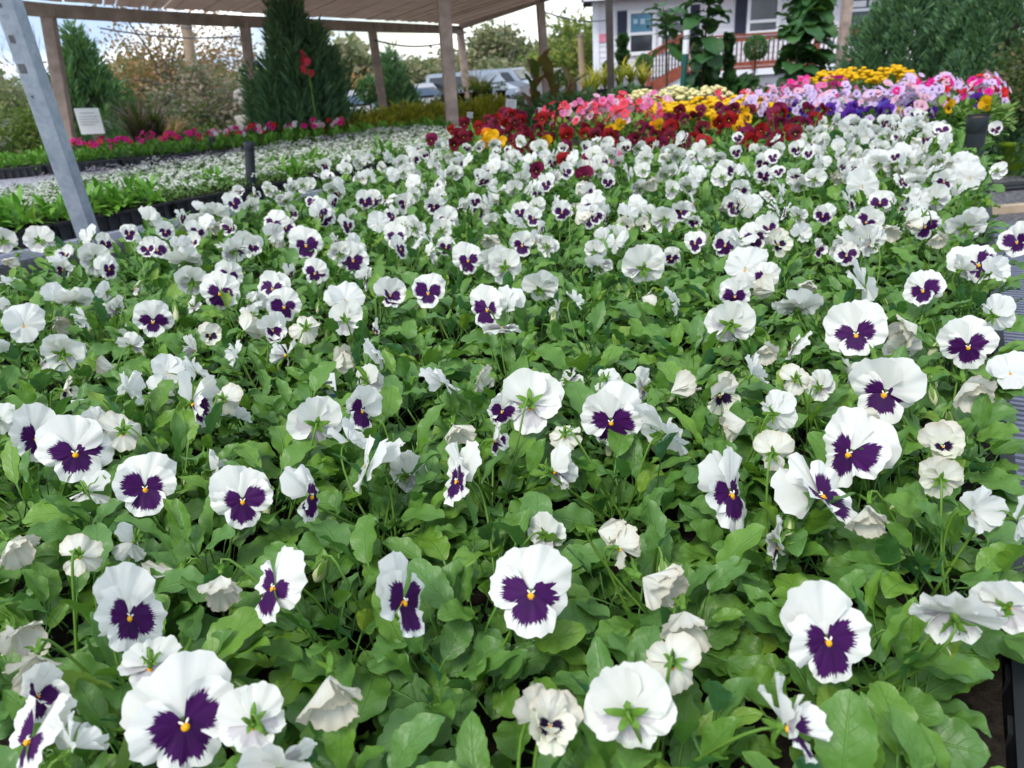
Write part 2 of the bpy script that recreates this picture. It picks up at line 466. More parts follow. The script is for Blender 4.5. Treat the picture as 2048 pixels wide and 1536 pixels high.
simple('mat_grey', (0.13, 0.13, 0.135, 1), 0.9, 0.1, var=0.3, scale=30)
simple('lime_pot', (0.22, 0.36, 0.012, 1), 0.4, 0.4, var=0.08)
simple('terracotta', (0.30, 0.12, 0.06, 1), 0.8, 0.2)
simple('pot_black', (0.015, 0.015, 0.017, 1), 0.5, 0.4)
simple('bark', (0.09, 0.068, 0.05, 1), 0.9, 0.1, var=0.35, scale=14, bump=0.5)
simple('bark_grey', (0.17, 0.15, 0.135, 1), 0.9, 0.1, var=0.3, scale=14)
simple('stone_pale', (0.30, 0.28, 0.25, 1), 0.85, 0.2, var=0.2)
simple('green_pole', (0.012, 0.09, 0.075, 1), 0.45, 0.4)
simple('cable_grey', (0.10, 0.10, 0.11, 1), 0.6, 0.3)
simple('tyre', (0.02, 0.02, 0.02, 1), 0.8, 0.2)
simple('alloy', (0.5, 0.5, 0.52, 1), 0.35, 0.5, 0.6)
simple('lamp_red', (0.45, 0.02, 0.02, 1), 0.3, 0.5)
simple('lamp_clear', (0.7, 0.7, 0.7, 1), 0.2, 0.5)
for nm_, c_ in (('car_white', (0.26, 0.30, 0.36, 1)), ('car_blue', (0.16, 0.26, 0.36, 1)), ('car_grey', (0.36, 0.36, 0.38, 1))):
    g = G(nm_); M[nm_] = g.done(g.bsdf(c_, 0.3, 0.5, 0.1, None, **{'Coat Weight': 0.6}))
g = G('car_glass'); M['car_glass'] = g.done(g.bsdf((0.03, 0.035, 0.04, 1), 0.08, 0.6))
g = G('window_glass')
gn = g.noise(g.coord('Object'), 1.2, 3)
M['window_glass'] = g.done(g.bsdf(g.ramp(gn, [(0.35, (0.03, 0.035, 0.045, 1)), (0.7, (0.10, 0.11, 0.13, 1))]), 0.08, 0.6))
# galvanised steel: mottled blue grey
g = G('galvanised')
v_ = g.coord('Object')
vo = g.n('ShaderNodeTexVoronoi'); vo.inputs['Scale'].default_value = 55; g.l(v_, vo.inputs['Vector'])
n1 = g.noise(v_, 9, 5, 0.65)
col = g.ramp(n1, [(0.3, (0.36, 0.42, 0.50, 1)), (0.7, (0.52, 0.58, 0.66, 1))])
col = g.mix(0.10, col, g.sep(vo.outputs['Color'])[0], 'OVERLAY')
M['galvanised'] = g.done(g.bsdf(col, g.math('ADD', 0.42, g.math('MULTIPLY', n1, 0.2)), 0.5, 0.55))
# gravel
g = G('gravel')
v_ = g.coord('Object')
vo = g.n('ShaderNodeTexVoronoi'); vo.inputs['Scale'].default_value = 42; g.l(v_, vo.inputs['Vector'])
n1 = g.noise(v_, 0.8, 4); n2 = g.noise(v_, 30, 3)
col = g.ramp(g.sep(vo.outputs['Color'])[0], [(0.0, (0.055, 0.057, 0.065, 1)), (0.6, (0.12, 0.12, 0.135, 1)), (1.0, (0.24, 0.235, 0.24, 1))])
col = g.mix(g.math('MULTIPLY', n1, 0.5), col, (0.11, 0.10, 0.095, 1))
M['gravel'] = g.done(g.bsdf(col, 0.9, 0.2, 0, g.bump(g.math('SUBTRACT', 1.0, vo.outputs['Distance']), 0.8, 0.02)))
simple('asphalt', (0.11, 0.11, 0.115, 1), 0.9, 0.2, var=0.2, scale=3)
# ------------------------------------------------------------------ pansy flowers
def petal_grid(L, amax, ang, z0, k=0.42, opn=0.0, curl=0.05, ruffle=0.05, cup=0.0, notch=0.0, seed=0, nv=9, nu=20, twist=0.0, freq=9.0, fold=0.0):
    r_ = random.Random(seed)
    ph1, ph2, ph3, ph4 = [r_.uniform(0, 6.28) for _ in range(4)]
    fr = freq * r_.uniform(0.8, 1.25)
    asym = r_.uniform(-0.07, 0.07)
    P, UV = [], []
    for i in range(nv + 1):
        v = (i / nv)
        rp, ru = [], []
        for j in range(nu + 1):
            u = -1 + 2 * j / nu
            a = u * amax
            q = abs(u)
            ro = L * (1 - k * q ** 2.5 + asym * u)
            ro *= 1 + 0.022 * math.sin(fr * 1.6 * u + ph3) + 0.014 * math.sin(fr * 3.7 * u + ph4)
            ro *= 1 - notch * math.exp(-(u / 0.16) ** 2)
            r = ro * (v ** 0.92)
            x, y = r * math.sin(a), r * math.cos(a)
            w = v ** 2.2
            z = ruffle * L * w * (0.6 * math.sin(fr * u + ph1) + 0.4 * math.sin(fr * 2.1 * u + ph2) + 0.5 * math.sin(2.6 * u + ph3))
            z += cup * L * v * q * q - curl * L * v * v + twist * L * v * u
            if fold: z += fold * L * v ** 1.5 * abs(u)
            co, so = math.cos(opn), math.sin(opn)
            y, z = y * co - z * so, y * so + z * co
            ca, sa = math.cos(ang - math.pi / 2), math.sin(ang - math.pi / 2)
            rp.append((x * ca - y * sa, x * sa + y * ca, z + z0))
            ru.append((0.5 + 0.5 * u, v))
        P.append(rp); UV.append(ru)
    return P, UV

def flower_petals(kind, seed):
    """five petal specs (role, kwargs)"""
    r_ = random.Random(seed * 131 + 5)
    j = lambda a: r_.uniform(-a, a)
    D = R
    out = []
    if kind == 'face':
        s = 0.30 + j(0.04)
        back = j(16) - 4
        out.append(('upper', dict(L=0.59 + j(.06), amax=D(60 + j(8)), ang=D(90 + 31 + j(10)), z0=-0.055, opn=D(back + j(14)), curl=0.08 + j(.22), ruffle=0.10 + j(.03), twist=j(.12))))
        out.append(('upper', dict(L=0.59 + j(.06), amax=D(60 + j(8)), ang=D(90 - 29 + j(10)), z0=-0.035, opn=D(back + j(14)), curl=0.08 + j(.22), ruffle=0.10 + j(.03), twist=j(.12))))
        out.append(('side', dict(L=0.49 + j(.04), amax=D(55 + j(6)), ang=D(172 + j(12)), z0=-0.005, opn=D(6 + j(18)), curl=0.06 + j(.22), ruffle=0.09 + j(.03), k=.38, twist=j(.14))))
        out.append(('side', dict(L=0.49 + j(.04), amax=D(55 + j(6)), ang=D(8 + j(12)), z0=-0.010, opn=D(6 + j(18)), curl=0.06 + j(.22), ruffle=0.09 + j(.03), k=.38, twist=j(.14))))
        out.append(('lip', dict(L=0.46 + j(.04), amax=D(63 + j(7)), ang=D(270 + j(8)), z0=0.012, opn=D(6 + j(18)), curl=0.10 + j(.24), ruffle=0.10 + j(.03), notch=0.06 + j(.06), k=.36, twist=j(.12))))
    elif kind == 'half':        # half curled, crumpled bloom
        out.append(('upper', dict(L=0.55, amax=D(60), ang=D(122 + j(9)), z0=-0.05, opn=D(14 + j(30)), curl=-0.1 + j(.25), ruffle=0.11, twist=j(.3))))
        out.append(('upper', dict(L=0.55, amax=D(60), ang=D(60 + j(9)), z0=-0.03, opn=D(10 + j(34)), curl=-0.1 + j(.25), ruffle=0.11, twist=j(.3))))
        out.append(('side', dict(L=0.46, amax=D(48), ang=D(186 + j(9)), z0=0.0, opn=D(34 + j(26)), curl=j(.3), ruffle=0.10, twist=j(.35), fold=.1)))
        out.append(('side', dict(L=0.46, amax=D(48), ang=D(-6 + j(9)), z0=0.0, opn=D(34 + j(26)), curl=j(.3), ruffle=0.10, twist=j(.35), fold=.1)))
        out.append(('lip', dict(L=0.45, amax=D(54), ang=D(270 + j(8)), z0=0.01, opn=D(24 + j(28)), curl=j(.3), ruffle=0.11, notch=.05)))
    else:                       # 'bell': spent bloom, petals folded forward
        for i_, a_ in enumerate((124, 56, 188, -8, 270)):
            role = ('upper', 'upper', 'side', 'side', 'lip')[i_]
            out.append((role, dict(L=0.66 + j(.10), amax=D(40 + j(5)), ang=D(a_ + j(10)), z0=0.0, opn=D(60 + j(11)), curl=0.10 + j(.22), ruffle=0.07, twist=j(.2), fold=0.16 + j(.1), k=.3, freq=11)))
    for i_, (role, kw) in enumerate(out):
        kw['seed'] = seed * 17 + i_
    return out

def calyx_mb(seed, low=False, back=0.0):
    mb = MB(); r_ = random.Random(seed)
    n = 5
    for i in range(n):
        a = R(90 + 72 * i + r_.uniform(-12, 12))
        Ls = r_.uniform(0.14, 0.24)
        rows, uv = [], []
        steps = 2 if low else 4
        for k in range(steps + 1):
            t = k / steps
            w = 0.046 * math.sin(math.pi * min(1, 0.22 + 0.78 * t)) ** 0.8 * (1 if t < 1 else 0.1)
            rr = 0.02 + Ls * t
            zz = -0.085 - 0.05 * math.sin(t * 2.6) - 0.16 * t * r_.uniform(0.3, 1)
            row = []
            for u in (-1, 0, 1):
                x, y = rr, u * w
                row.append((x * math.cos(a) - y * math.sin(a), x * math.sin(a) + y * math.cos(a), zz - (0.014 if u == 0 else 0)))
            rows.append(row); uv.append([(0.3, t), (0.5, t), (0.7, t)])
        mb.grid(rows, uv, 0)
    mb.tube([(0, 0, -0.02), (0, 0.0, -0.09), (0, 0.02, -0.15)], [0.05, 0.055, 0.022], 5 if low else 7, 0)
    if not low:
        mb.tube([(0, -0.01, -0.06), (0, -0.05, -0.13), (0, -0.07, -0.20)], [0.03, 0.026, 0.02], 6, 1)
    return mb
def throat_mb():
    mb = MB()
    mb.lathe([(0.0, 0.045), (0.022, 0.04), (0.036, 0.022), (0.04, 0.0), (0.03, -0.03)], 9, 0, (0, -0.04, 0.0))
    for sx in (-1, 1):
        mb.tube([(sx * 0.040, 0.022, 0.012), (sx * 0.026, 0.008, 0.026), (sx * 0.012, -0.008, 0.030)], [0.008, 0.013, 0.008], 6, 1)
    return mb
SETS = {'white': ('petal_upper', 'petal_side', 'petal_lip'), 'pure': ('petal_pure', 'petal_pure', 'petal_pure_lip'),
        'cream': ('petal_cream', 'petal_cream_dark', 'petal_cream_dark'), 'spent': ('petal_cream', 'petal_cream', 'petal_cream')}
THROAT = throat_mb().mesh('throat', [M['eye_yellow'], M['beard_white']])
FLOWERS = {}
def flower_variant(cset, kind, seed):
    key = (cset, kind, seed)
    if key not in FLOWERS:
        ms = dict(zip(('upper', 'side', 'lip'), SETS[cset]))
        pet = []
        for role, kw in flower_petals(kind, seed):
            mb = MB(); P, UV = petal_grid(**kw); mb.grid(P, UV)
            pet.append(mb.mesh('petal', M[ms[role]]))
        FLOWERS[key] = dict(petals=pet, calyx=calyx_mb(seed).mesh('calyx', [M['sepal_green'], M['stem_green']]))
    return FLOWERS[key]
def joined_flower(mats, kind, seed, nv=4, nu=8):
    mb = calyx_mb(seed, True)
    idx = {'upper': 1, 'side': 2, 'lip': 3}
    for role, kw in flower_petals(kind, seed):
        P, UV = petal_grid(nv=nv, nu=nu, **kw); mb.grid(P, UV, idx[role])
    mb.lathe([(0.0, 0.05), (0.04, 0.035), (0.045, 0.0)], 5, 4, (0, -0.04, 0.0))
    return mb.mesh('flower', [M['sepal_green']] + [M[m] for m in mats] + [M['eye_yellow']])

# ------------------------------------------------------------------ leaves
def leaf_into(mb, L, W, p=0.8, q=0.75, pet=0.03, e_pet=0.7, e_bl=0.3, droop=0.6, cup=0.2, ncren=6, cren=0.15, wave=0.06, seed=0, nv=22, nu=6, mi=0, az=0.0, base=(0, 0, 0), roll=0.0, scale=1.0, petw=0.0011):
    r_ = random.Random(seed)
    ph = r_.uniform(0, 6.28)
    # petiole
    x = z = 0.0
    pts = [(0.0, 0.0)]
    n = 3
    for i in range(n):
        e = e_pet + (e_bl - e_pet) * (i / n) ** 2
        x += pet / n * math.cos(e); z += pet / n * math.sin(e); pts.append((x, z))
    P, UV = [], []
    side = r_.uniform(-0.15, 0.15)
    for i in range(nv + 1):
        t = i / nv
        e = e_bl - droop * t
        if i:
            x += L / nv * math.cos(e); z += L / nv * math.sin(e)
        w = W / 2 * max(0.0, math.sin(math.pi * min(1, (0.02 + 0.98 * t)) ** p)) ** q
        if ncren:
            w *= 1 + cren * (abs(math.sin(math.pi * ncren * (t + .06 * math.sin(9 * t + seed)))) ** 0.7 - 0.75)
        if i == nv: w = W * 0.012
        row, ru = [], []
        for j in range(nu + 1):
            u = -1 + 2 * j / nu
            y = u * w
            off = cup * abs(u) ** 1.6 * w + wave * W * math.sin(5.2 * t * math.pi + ph + (1.5 if u > 0 else 0)) * u * u
            nx, nz_ = -math.sin(e), math.cos(e)
            yy, zz = y, off
            if roll:
                yy, zz = y * math.cos(roll) - off * math.sin(roll), y * math.sin(roll) + off * math.cos(roll)
            row.append((x + nx * zz, yy + side * L * t * t, z + nz_ * zz)); ru.append((0.5 + 0.5 * u, t))
        P.append(row); UV.append(ru)
    ca, sa = math.cos(az) * scale, math.sin(az) * scale
    tf = lambda p_: (base[0] + p_[0] * ca - p_[1] * sa, base[1] + p_[0] * sa + p_[1] * ca, base[2] + p_[2] * scale)
    mb.grid([[tf(p_) for p_ in row] for row in P], UV, mi)
    if petw:
        rows = [[tf((px_, -petw, pz)), tf((px_, petw, pz)), tf((px_, 0, pz - petw * 1.6))] for px_, pz in pts]
        mb.grid(rows, [[(0.5, 0)] * 3] * len(rows), mi, wrap=True)

LEAF_KINDS = []
for i in range(6):    # outer leaves, lying out
    LEAF_KINDS.append(('outer', dict(L=0.041 + 0.003 * (i % 3), W=0.030 + 0.003 * (i % 3), p=0.86 + 0.10 * (i % 3), q=0.58, pet=0.040, e_pet=0.75, e_bl=0.36, droop=0.75, cup=0.16 + .05 * (i % 2), ncren=5 + i % 2, seed=i)))
for i in range(5):
    LEAF_KINDS.append(('mid', dict(L=0.047 + 0.003 * (i % 3), W=0.029 + 0.003 * (i % 2), p=0.95 + .1 * (i % 2), q=0.6, pet=0.045, e_pet=1.1, e_bl=0.62, droop=0.7, cup=0.28, ncren=6, seed=20 + i)))
for i in range(3):    # narrow spoon leaves
    LEAF_KINDS.append(('mid', dict(L=0.055, W=0.019 + 0.002 * i, p=1.05, q=0.7, pet=0.034, e_pet=1.2, e_bl=0.85, droop=0.5, cup=0.3, ncren=6, cren=.18, seed=30 + i)))
for i in range(4):
    LEAF_KINDS.append(('inner', dict(L=0.034 + 0.004 * (i % 2), W=0.016 + 0.003 * (i % 2), p=0.9, q=0.75, pet=0.036, e_pet=1.4, e_bl=1.15, droop=0.35, cup=0.5, ncren=5, seed=40 + i)))
for i in range(5):    # short-stalked leaves that close the canopy
    LEAF_KINDS.append(('low', dict(L=0.043 + 0.003 * (i % 3), W=0.032 + 0.003 * (i % 2), p=0.9 + .08 * (i % 3), q=0.6, pet=0.012, e_pet=0.7, e_bl=0.40 + .08 * (i % 3), droop=0.7, cup=0.2, ncren=5 + i % 2, seed=70 + i)))
LEAF_MESH = {'outer': [], 'mid': [], 'inner': [], 'low': []}
for kind, kw in LEAF_KINDS:
    mb = MB(); leaf_into(mb, **kw)
    LEAF_MESH[kind].append(mb.mesh('leaf', M['pansy_leaf']))
def leaf_plan(r_, n=24):
    """(kind, index, azimuth, pitch, roll, scale, height)"""
    out = []
    az = r_.uniform(0, 6.28)
    for i in range(n):
        az += 2.399 + r_.uniform(-0.7, 0.7)
        f = i / n
        br, ba = 0.058 * math.sqrt(r_.random()), az + r_.gauss(0, 1.1)
        kind = 'outer' if f < 0.30 else ('low' if f < .60 else ('mid' if f < 0.84 else 'inner'))
        out.append((kind, r_.randrange(len(LEAF_MESH[kind])), az, r_.gauss(0, .3), r_.gauss(0, .32), r_.uniform(0.76, 1.28), 0.012 + (0.056 - 7 * br * br) * f * r_.uniform(0.6, 1.25), br * math.cos(ba), br * math.sin(ba)))
    return out
FOLIAGE = []
for s in range(7):
    mb = MB(); r_ = random.Random(900 + s)
    for kind, idx, az, pt, rl, sc, h, ox, oy in leaf_plan(r_, 48):
        cand = [kw for k, kw in LEAF_KINDS if k == kind]
        kw = dict(cand[idx % len(cand)]); kw.update(nv=5, nu=2, ncren=0, az=az, base=(ox, oy, h), roll=rl, scale=sc, e_bl=kw['e_bl'] - pt, petw=0.0014)
        leaf_into(mb, **kw)
    FOLIAGE.append(mb.mesh('foliage', M['pansy_leaf']))

# buds on hooked stems
BUDS = []
for s in range(6):
    r_ = random.Random(60 + s); mb = MB()
    a = r_.uniform(0, 6.28); H = r_.uniform(0.085, 0.125); lean = r_.uniform(0.01, 0.04)
    dx, dy = math.cos(a), math.sin(a)
    top = Vector((dx * lean, dy * lean, H))
    hook = [Vector((0, 0, 0)), Vector((dx * lean * .3, dy * lean * .3, H * .5)), top, top + Vector((dx * .006, dy * .006, .006)), top + Vector((dx * .013, dy * .013, .004)), top + Vector((dx * .016, dy * .016, -.002))]
    mb.tube(hook, [.0014, .0013, .0012, .0012, .0012, .0014], 5, 0)
    d = Vector((dx * .5, dy * .5, -.85)).normalized(); b = hook[-1]
    x = d.orthogonal().normalized(); y = d.cross(x)
    op = r_.choice((0, 1))
    mb.tube([b, b + d * .005, b + d * .013, b + d * (.020 + .006 * op), b + d * (.024 + .009 * op)], [.002, .0048, .0055, .0040 + .002 * op, .0008 + .003 * op], 8, 1)
    for k in range(5):
        an = 2 * math.pi * k / 5
        o = x * math.cos(an) + y * math.sin(an); w = d.cross(o)
        rows = [[b + o * rr - w * hw + d * t, b + o * (rr + .0006) + d * t, b + o * rr + w * hw + d * t] for t, rr, hw in ((-.003, .003, .0012), (.004, .0056, .0026), (.011, .0068, .0022), (.017, .0066 + .002 * op, .0003))]
        mb.grid(rows, None, 2)
    BUDS.append(mb.mesh('bud', [M['stem_green'], M['bud_cream'], M['sepal_green']]))

# ------------------------------------------------------------------ bed frame
BU, BV = Vector((0.5105, 0.8599, 0)), Vector((0.8599, -0.5105, 0))
def bed(u, v, z=0.0):
    return BU * u + BV * v + Vector((0, 0, z))
Z_TOP, Z_SOIL, Z_FL = 0.83, 0.895, 1.03
def white_umax(v):
    return 3.32 if v < -0.55 else 4.30
def left_v(u):
    return -2.30 - 0.02 * (u - 1.2)
class Plant:
    pass
white = []
pr = random.Random(3)
for i in range(-2, 30):
    col = 0
    for j in range(0, 17):
        u = 0.10 + 0.150 * i + pr.uniform(-.022, .022)
        v = 0.045 - 0.165 * j - (i % 2) * 0.06 + pr.uniform(-.022, .022)
        if u > white_umax(v) or v < left_v(u): continue
        p = bed(u, v, Z_SOIL)
        x, y, d = proj(p + Vector((0, 0, .1)))
        if d < 0.20 or x < -190 or x > 2240 or y > 2000: continue
        P_ = Plant(); P_.pos = p; P_.row = i; P_.j = j; P_.px, P_.py, P_.d = x, y, d; P_.fl = []
        white.append(P_)
first_row = min(P_.row for P_ in white)

# ------------------------------------------------------------------ blooms read from the photograph
# px, py, diameter(px), colour set, form, yaw, pitch, roll
HAND = [
 (1062,1185,185,'white','face',6,2,-8), (150,905,150,'white','face',4,6,0), (290,975,125,'white','face',-4,-8,-4), (485,1000,125,'white','face',3,-6,4),
 (368,1445,240,'white','face',12,0,16), (258,1232,175,'white','face',38,4,-16), (548,1172,150,'white','face',-58,6,-18), (808,1200,190,'white','face',56,0,-6),
 (1075,1440,140,'cream','half',34,4,12), (1655,1278,200,'white','face',38,-6,16), (1712,668,140,'white','face',4,2,8), (1770,785,140,'white','face',-8,-14,-10),
 (1846,580,90,'white','face',-26,8,10), (1936,692,110,'white','face',2,-16,4), (1886,892,105,'cream','half',0,0,4), (1700,905,165,'white','face',-34,6,-24),
 (1640,990,170,'white','face',62,34,30), (1462,985,165,'white','face',52,-4,10), (1222,842,130,'white','face',-6,-22,6), (1332,862,135,'pure','face',120,28,10),
 (724,820,95,'white','face',26,-4,-20), (915,960,140,'white','face',-66,0,-8), (888,765,95,'pure','face',70,40,20), (733,930,150,'pure','face',-78,20,-40),
 (622,990,130,'white','face',54,0,0), (630,850,118,'pure','face',184,2,0), (388,805,125,'white','half',60,0,-10), (72,875,115,'white','face',24,0,-16), (190,853,72,'white','face',18,0,10),
 (1062,812,135,'white','face',176,-32,6), (1004,822,70,'white','face',20,-20,0), (1460,650,105,'pure','face',178,6,4), (1595,612,100,'pure','face',180,58,0), (1732,572,125,'pure','face',108,24,20),
 (1955,528,120,'white','face',34,0,24), (2034,483,70,'white','face',-24,4,8), (1835,650,85,'spent','bell',-60,-30,0), (1930,765,95,'spent','bell',30,-42,0), (2020,745,85,'pure','face',20,20,0),
 (1990,630,85,'pure','half',150,10,20), (1262,1425,200,'pure','face',172,20,-14), (1575,1450,190,'white','half',72,16,-8), (1908,1222,165,'pure','face',190,60,10), (2015,1212,125,'pure','face',168,16,-20),
 (1285,1155,150,'spent','bell',60,-22,0), (1368,1222,120,'spent','bell',20,-60,10), (1196,1062,90,'spent','bell',70,-12,0), (660,1350,150,'spent','bell',4,-68,0), (505,1450,145,'white','face',186,-24,0),
 (60,1478,190,'white','face',-70,30,-30), (18,1082,85,'spent','bell',40,-40,0), (160,1112,85,'spent','half',160,-20,20), (442,1150,90,'spent','bell',10,-66,0), (300,1335,100,'white','face',178,-40,6),
 (1345,1330,115,'spent','half',186,-22,0), (1880,957,80,'cream','face',186,14,0), (1440,790,95,'cream','half',30,-30,0),
 (856,585,72,'white','face',4,0,-6), (975,618,85,'white','face',-24,0,-8), (1010,610,80,'pure','face',-60,20,0), (1080,576,78,'pure','face',178,30,0), (1003,656,80,'pure','face',178,72,0),
 (568,613,74,'white','face',0,0,8), (440,586,78,'white','face',4,0,-4), (458,553,56,'white','face',6,-22,0), (545,577,64,'white','face',-12,0,0), (545,660,74,'white','half',18,-14,10),
 (306,642,82,'white','face',4,-22,0), (47,650,80,'pure','face',2,-6,4), (128,705,92,'pure','face',176,20,10), (630,546,56,'white','face',8,0,4), (706,520,66,'white','face',0,0,0),
 (936,520,64,'white','face',0,-8,0), (893,440,50,'white','face',2,0,6), (612,490,76,'white','face',6,0,-4), (1010,535,74,'pure','face',180,4,0), (1286,536,96,'pure','face',182,10,0), (1198,530,64,'pure','face',180,50,0),
 (1044,490,52,'white','face',0,0,0), (792,474,52,'white','face',-6,-4,-6), (780,590,76,'white','half',14,0,0), (690,600,84,'pure','face',8,30,0), (757,706,72,'pure','face',80,30,30),
 (690,640,70,'pure','face',184,-10,0), (730,403,40,'white','face',10,0,0), (748,400,40,'white','face',-14,0,0), (1124,424,44,'white','face',18,0,0), (1186,414,58,'white','face',6,4,0), (1190,432,46,'white','face',22,-6,-10),
 (1066,436,38,'white','face',0,0,0), (1040,425,40,'white','face',-20,0,0), (868,414,42,'white','face',0,-20,0), (1390,486,48,'white','face',-20,0,6), (1450,490,56,'white','face',12,-14,0), (1510,476,68,'white','face',-2,0,0), (1556,488,66,'cream','half',20,20,0),
 (1470,411,48,'white','face',4,0,0), (1250,452,44,'cream','half',0,0,0), (1284,452,40,'cream','half',30,0,0), (1850,452,66,'white','face',10,-8,0), (1932,452,96,'pure','face',178,34,0),
 (1490,538,88,'pure','face',4,2,-4), (1470,592,62,'white','face',0,-20,0), (218,537,54,'white','face',24,0,0), (190,520,66,'pure','face',178,10,0), (148,600,70,'pure','face',182,50,0), (115,600,72,'pure','half',20,30,0), (78,482,56,'pure','face',178,0,0), (8,482,56,'pure','face',170,0,0),
 (370,520,72,'pure','face',174,44,0), (385,562,70,'pure','face',182,30,0), (610,658,74,'spent','half',176,-20,0), (1352,602,62,'pure','face',90,20,0), (1590,762,66,'spent','half',180,-30,0), (1505,748,84,'pure','half',90,50,0), (1702,822,64,'spent','bell',20,-40,0),
 (245,865,100,'spent','half',184,-20,0), (255,785,90,'pure','half',70,30,0), (130,780,52,'cream','half',60,0,0), (906,850,60,'spent','bell',10,-50,0), (962,760,56,'spent','half',40,-20,0), (1130,872,80,'spent','half',180,-30,0),
 (1150,602,46,'pure','half',90,20,0), (1738,1010,70,'spent','bell',0,-60,0), (1548,905,90,'spent','half',160,20,0), (335,745,76,'pure','half',30,40,0), (395,745,70,'pure','face',100,30,0), (700,880,90,'pure','half',70,36,0),
 (990,880,56,'white','half',70,0,0), (450,800,76,'spent','half',160,-10,0), (1800,760,50,'spent','bell',20,-50,0), (30,1260,70,'spent','bell',30,-30,0), (75,1310,56,'spent','bell',0,-50,0), (75,1390,90,'white','half',30,10,-20), (150,1495,90,'pure','half',80,30,0), (560,1530,160,'pure','face',180,66,0),
 (1100,1450,60,'cream','half',30,0,0), (1240,1095,80,'spent','half',100,10,0), (1530,690,46,'spent','bell',0,-40,0), (420,670,40,'cream','half',0,0,0), (1620,560,40,'spent','bell',0,-40,0), (1690,500,60,'pure','face',182,20,0), (1740,480,64,'pure','face',178,10,0),
 (400,450,66,'pure','face',170,20,0), (360,500,60,'pure','half',40,20,0), (300,440,56,'pure','half',120,30,0), (495,490,60,'pure','face',180,20,0), (545,470,50,'pure','half',20,10,0), (430,430,60,'pure','face',176,30,0), (395,465,46,'white','face',20,0,0), (650,435,44,'white','face',10,0,0), (572,455,40,'white','face',0,0,0),
 (1330,440,60,'pure','face',180,10,0), (1600,470,50,'pure','half',30,10,0), (1790,330,60,'pure','face',180,0,0), (1730,340,66,'pure','face',0,10,0), (1725,372,72,'pure','face',-4,0,0), (1835,330,68,'pure','face',186,8,14), (1930,330,72,'pure','face',10,0,0), (1940,355,60,'pure','face',0,0,0), (1700,250,40,'white','face',10,-4,0), (1985,545,70,'pure','half',60,10,0), (1760,405,46,'white','face',0,0,0), (1870,400,60,'pure','face',176,20,0),
]
def orient(P, yaw, pitch, roll):
    c = (CAMP - P).normalized()
    r = CAMU.cross(c).normalized()
    uu = c.cross(r)
    y, p = R(yaw), R(pitch)
    n = (c * math.cos(y) + r * math.sin(y)) * math.cos(p) + uu * math.sin(p)
    up = uu - n * n.dot(uu)
    if up.length < 0.15: up = c - n * n.dot(c)
    up.normalize()
    x = up.cross(n)
    m = Matrix((x, up, n)).transposed()
    return m @ Matrix.Rotation(R(roll), 3, 'Z')
def add_flower(plants, P, m, size, cset, form, seed):
    best = min(plants, key=lambda q: (q.pos.x - P.x) ** 2 + (q.pos.y - P.y) ** 2)
    best.fl.append((P, m, size, cset, form, seed))
fr_ = random.Random(11)
for px, py, dpx, cset, form, yaw, pitch, roll in HAND:
    z = Z_FL + (0.012 if py > 1150 else 0)
    if cset == 'pure' and form == 'face' and yaw > 140: cset = 'white'
    P = at(px, py, z)
    d = (P - CAMP).dot(FWD)
    size = min(max(dpx * .95 * d / FPX, 0.044), 0.088)
    nseed = {'face': 16, 'half': 8, 'bell': 8}[form]
    add_flower(white, P, orient(P, yaw + fr_.gauss(0, 5), pitch + fr_.gauss(0, 4), roll + fr_.gauss(0, 5)), size, cset, form, fr_.randrange(nseed))
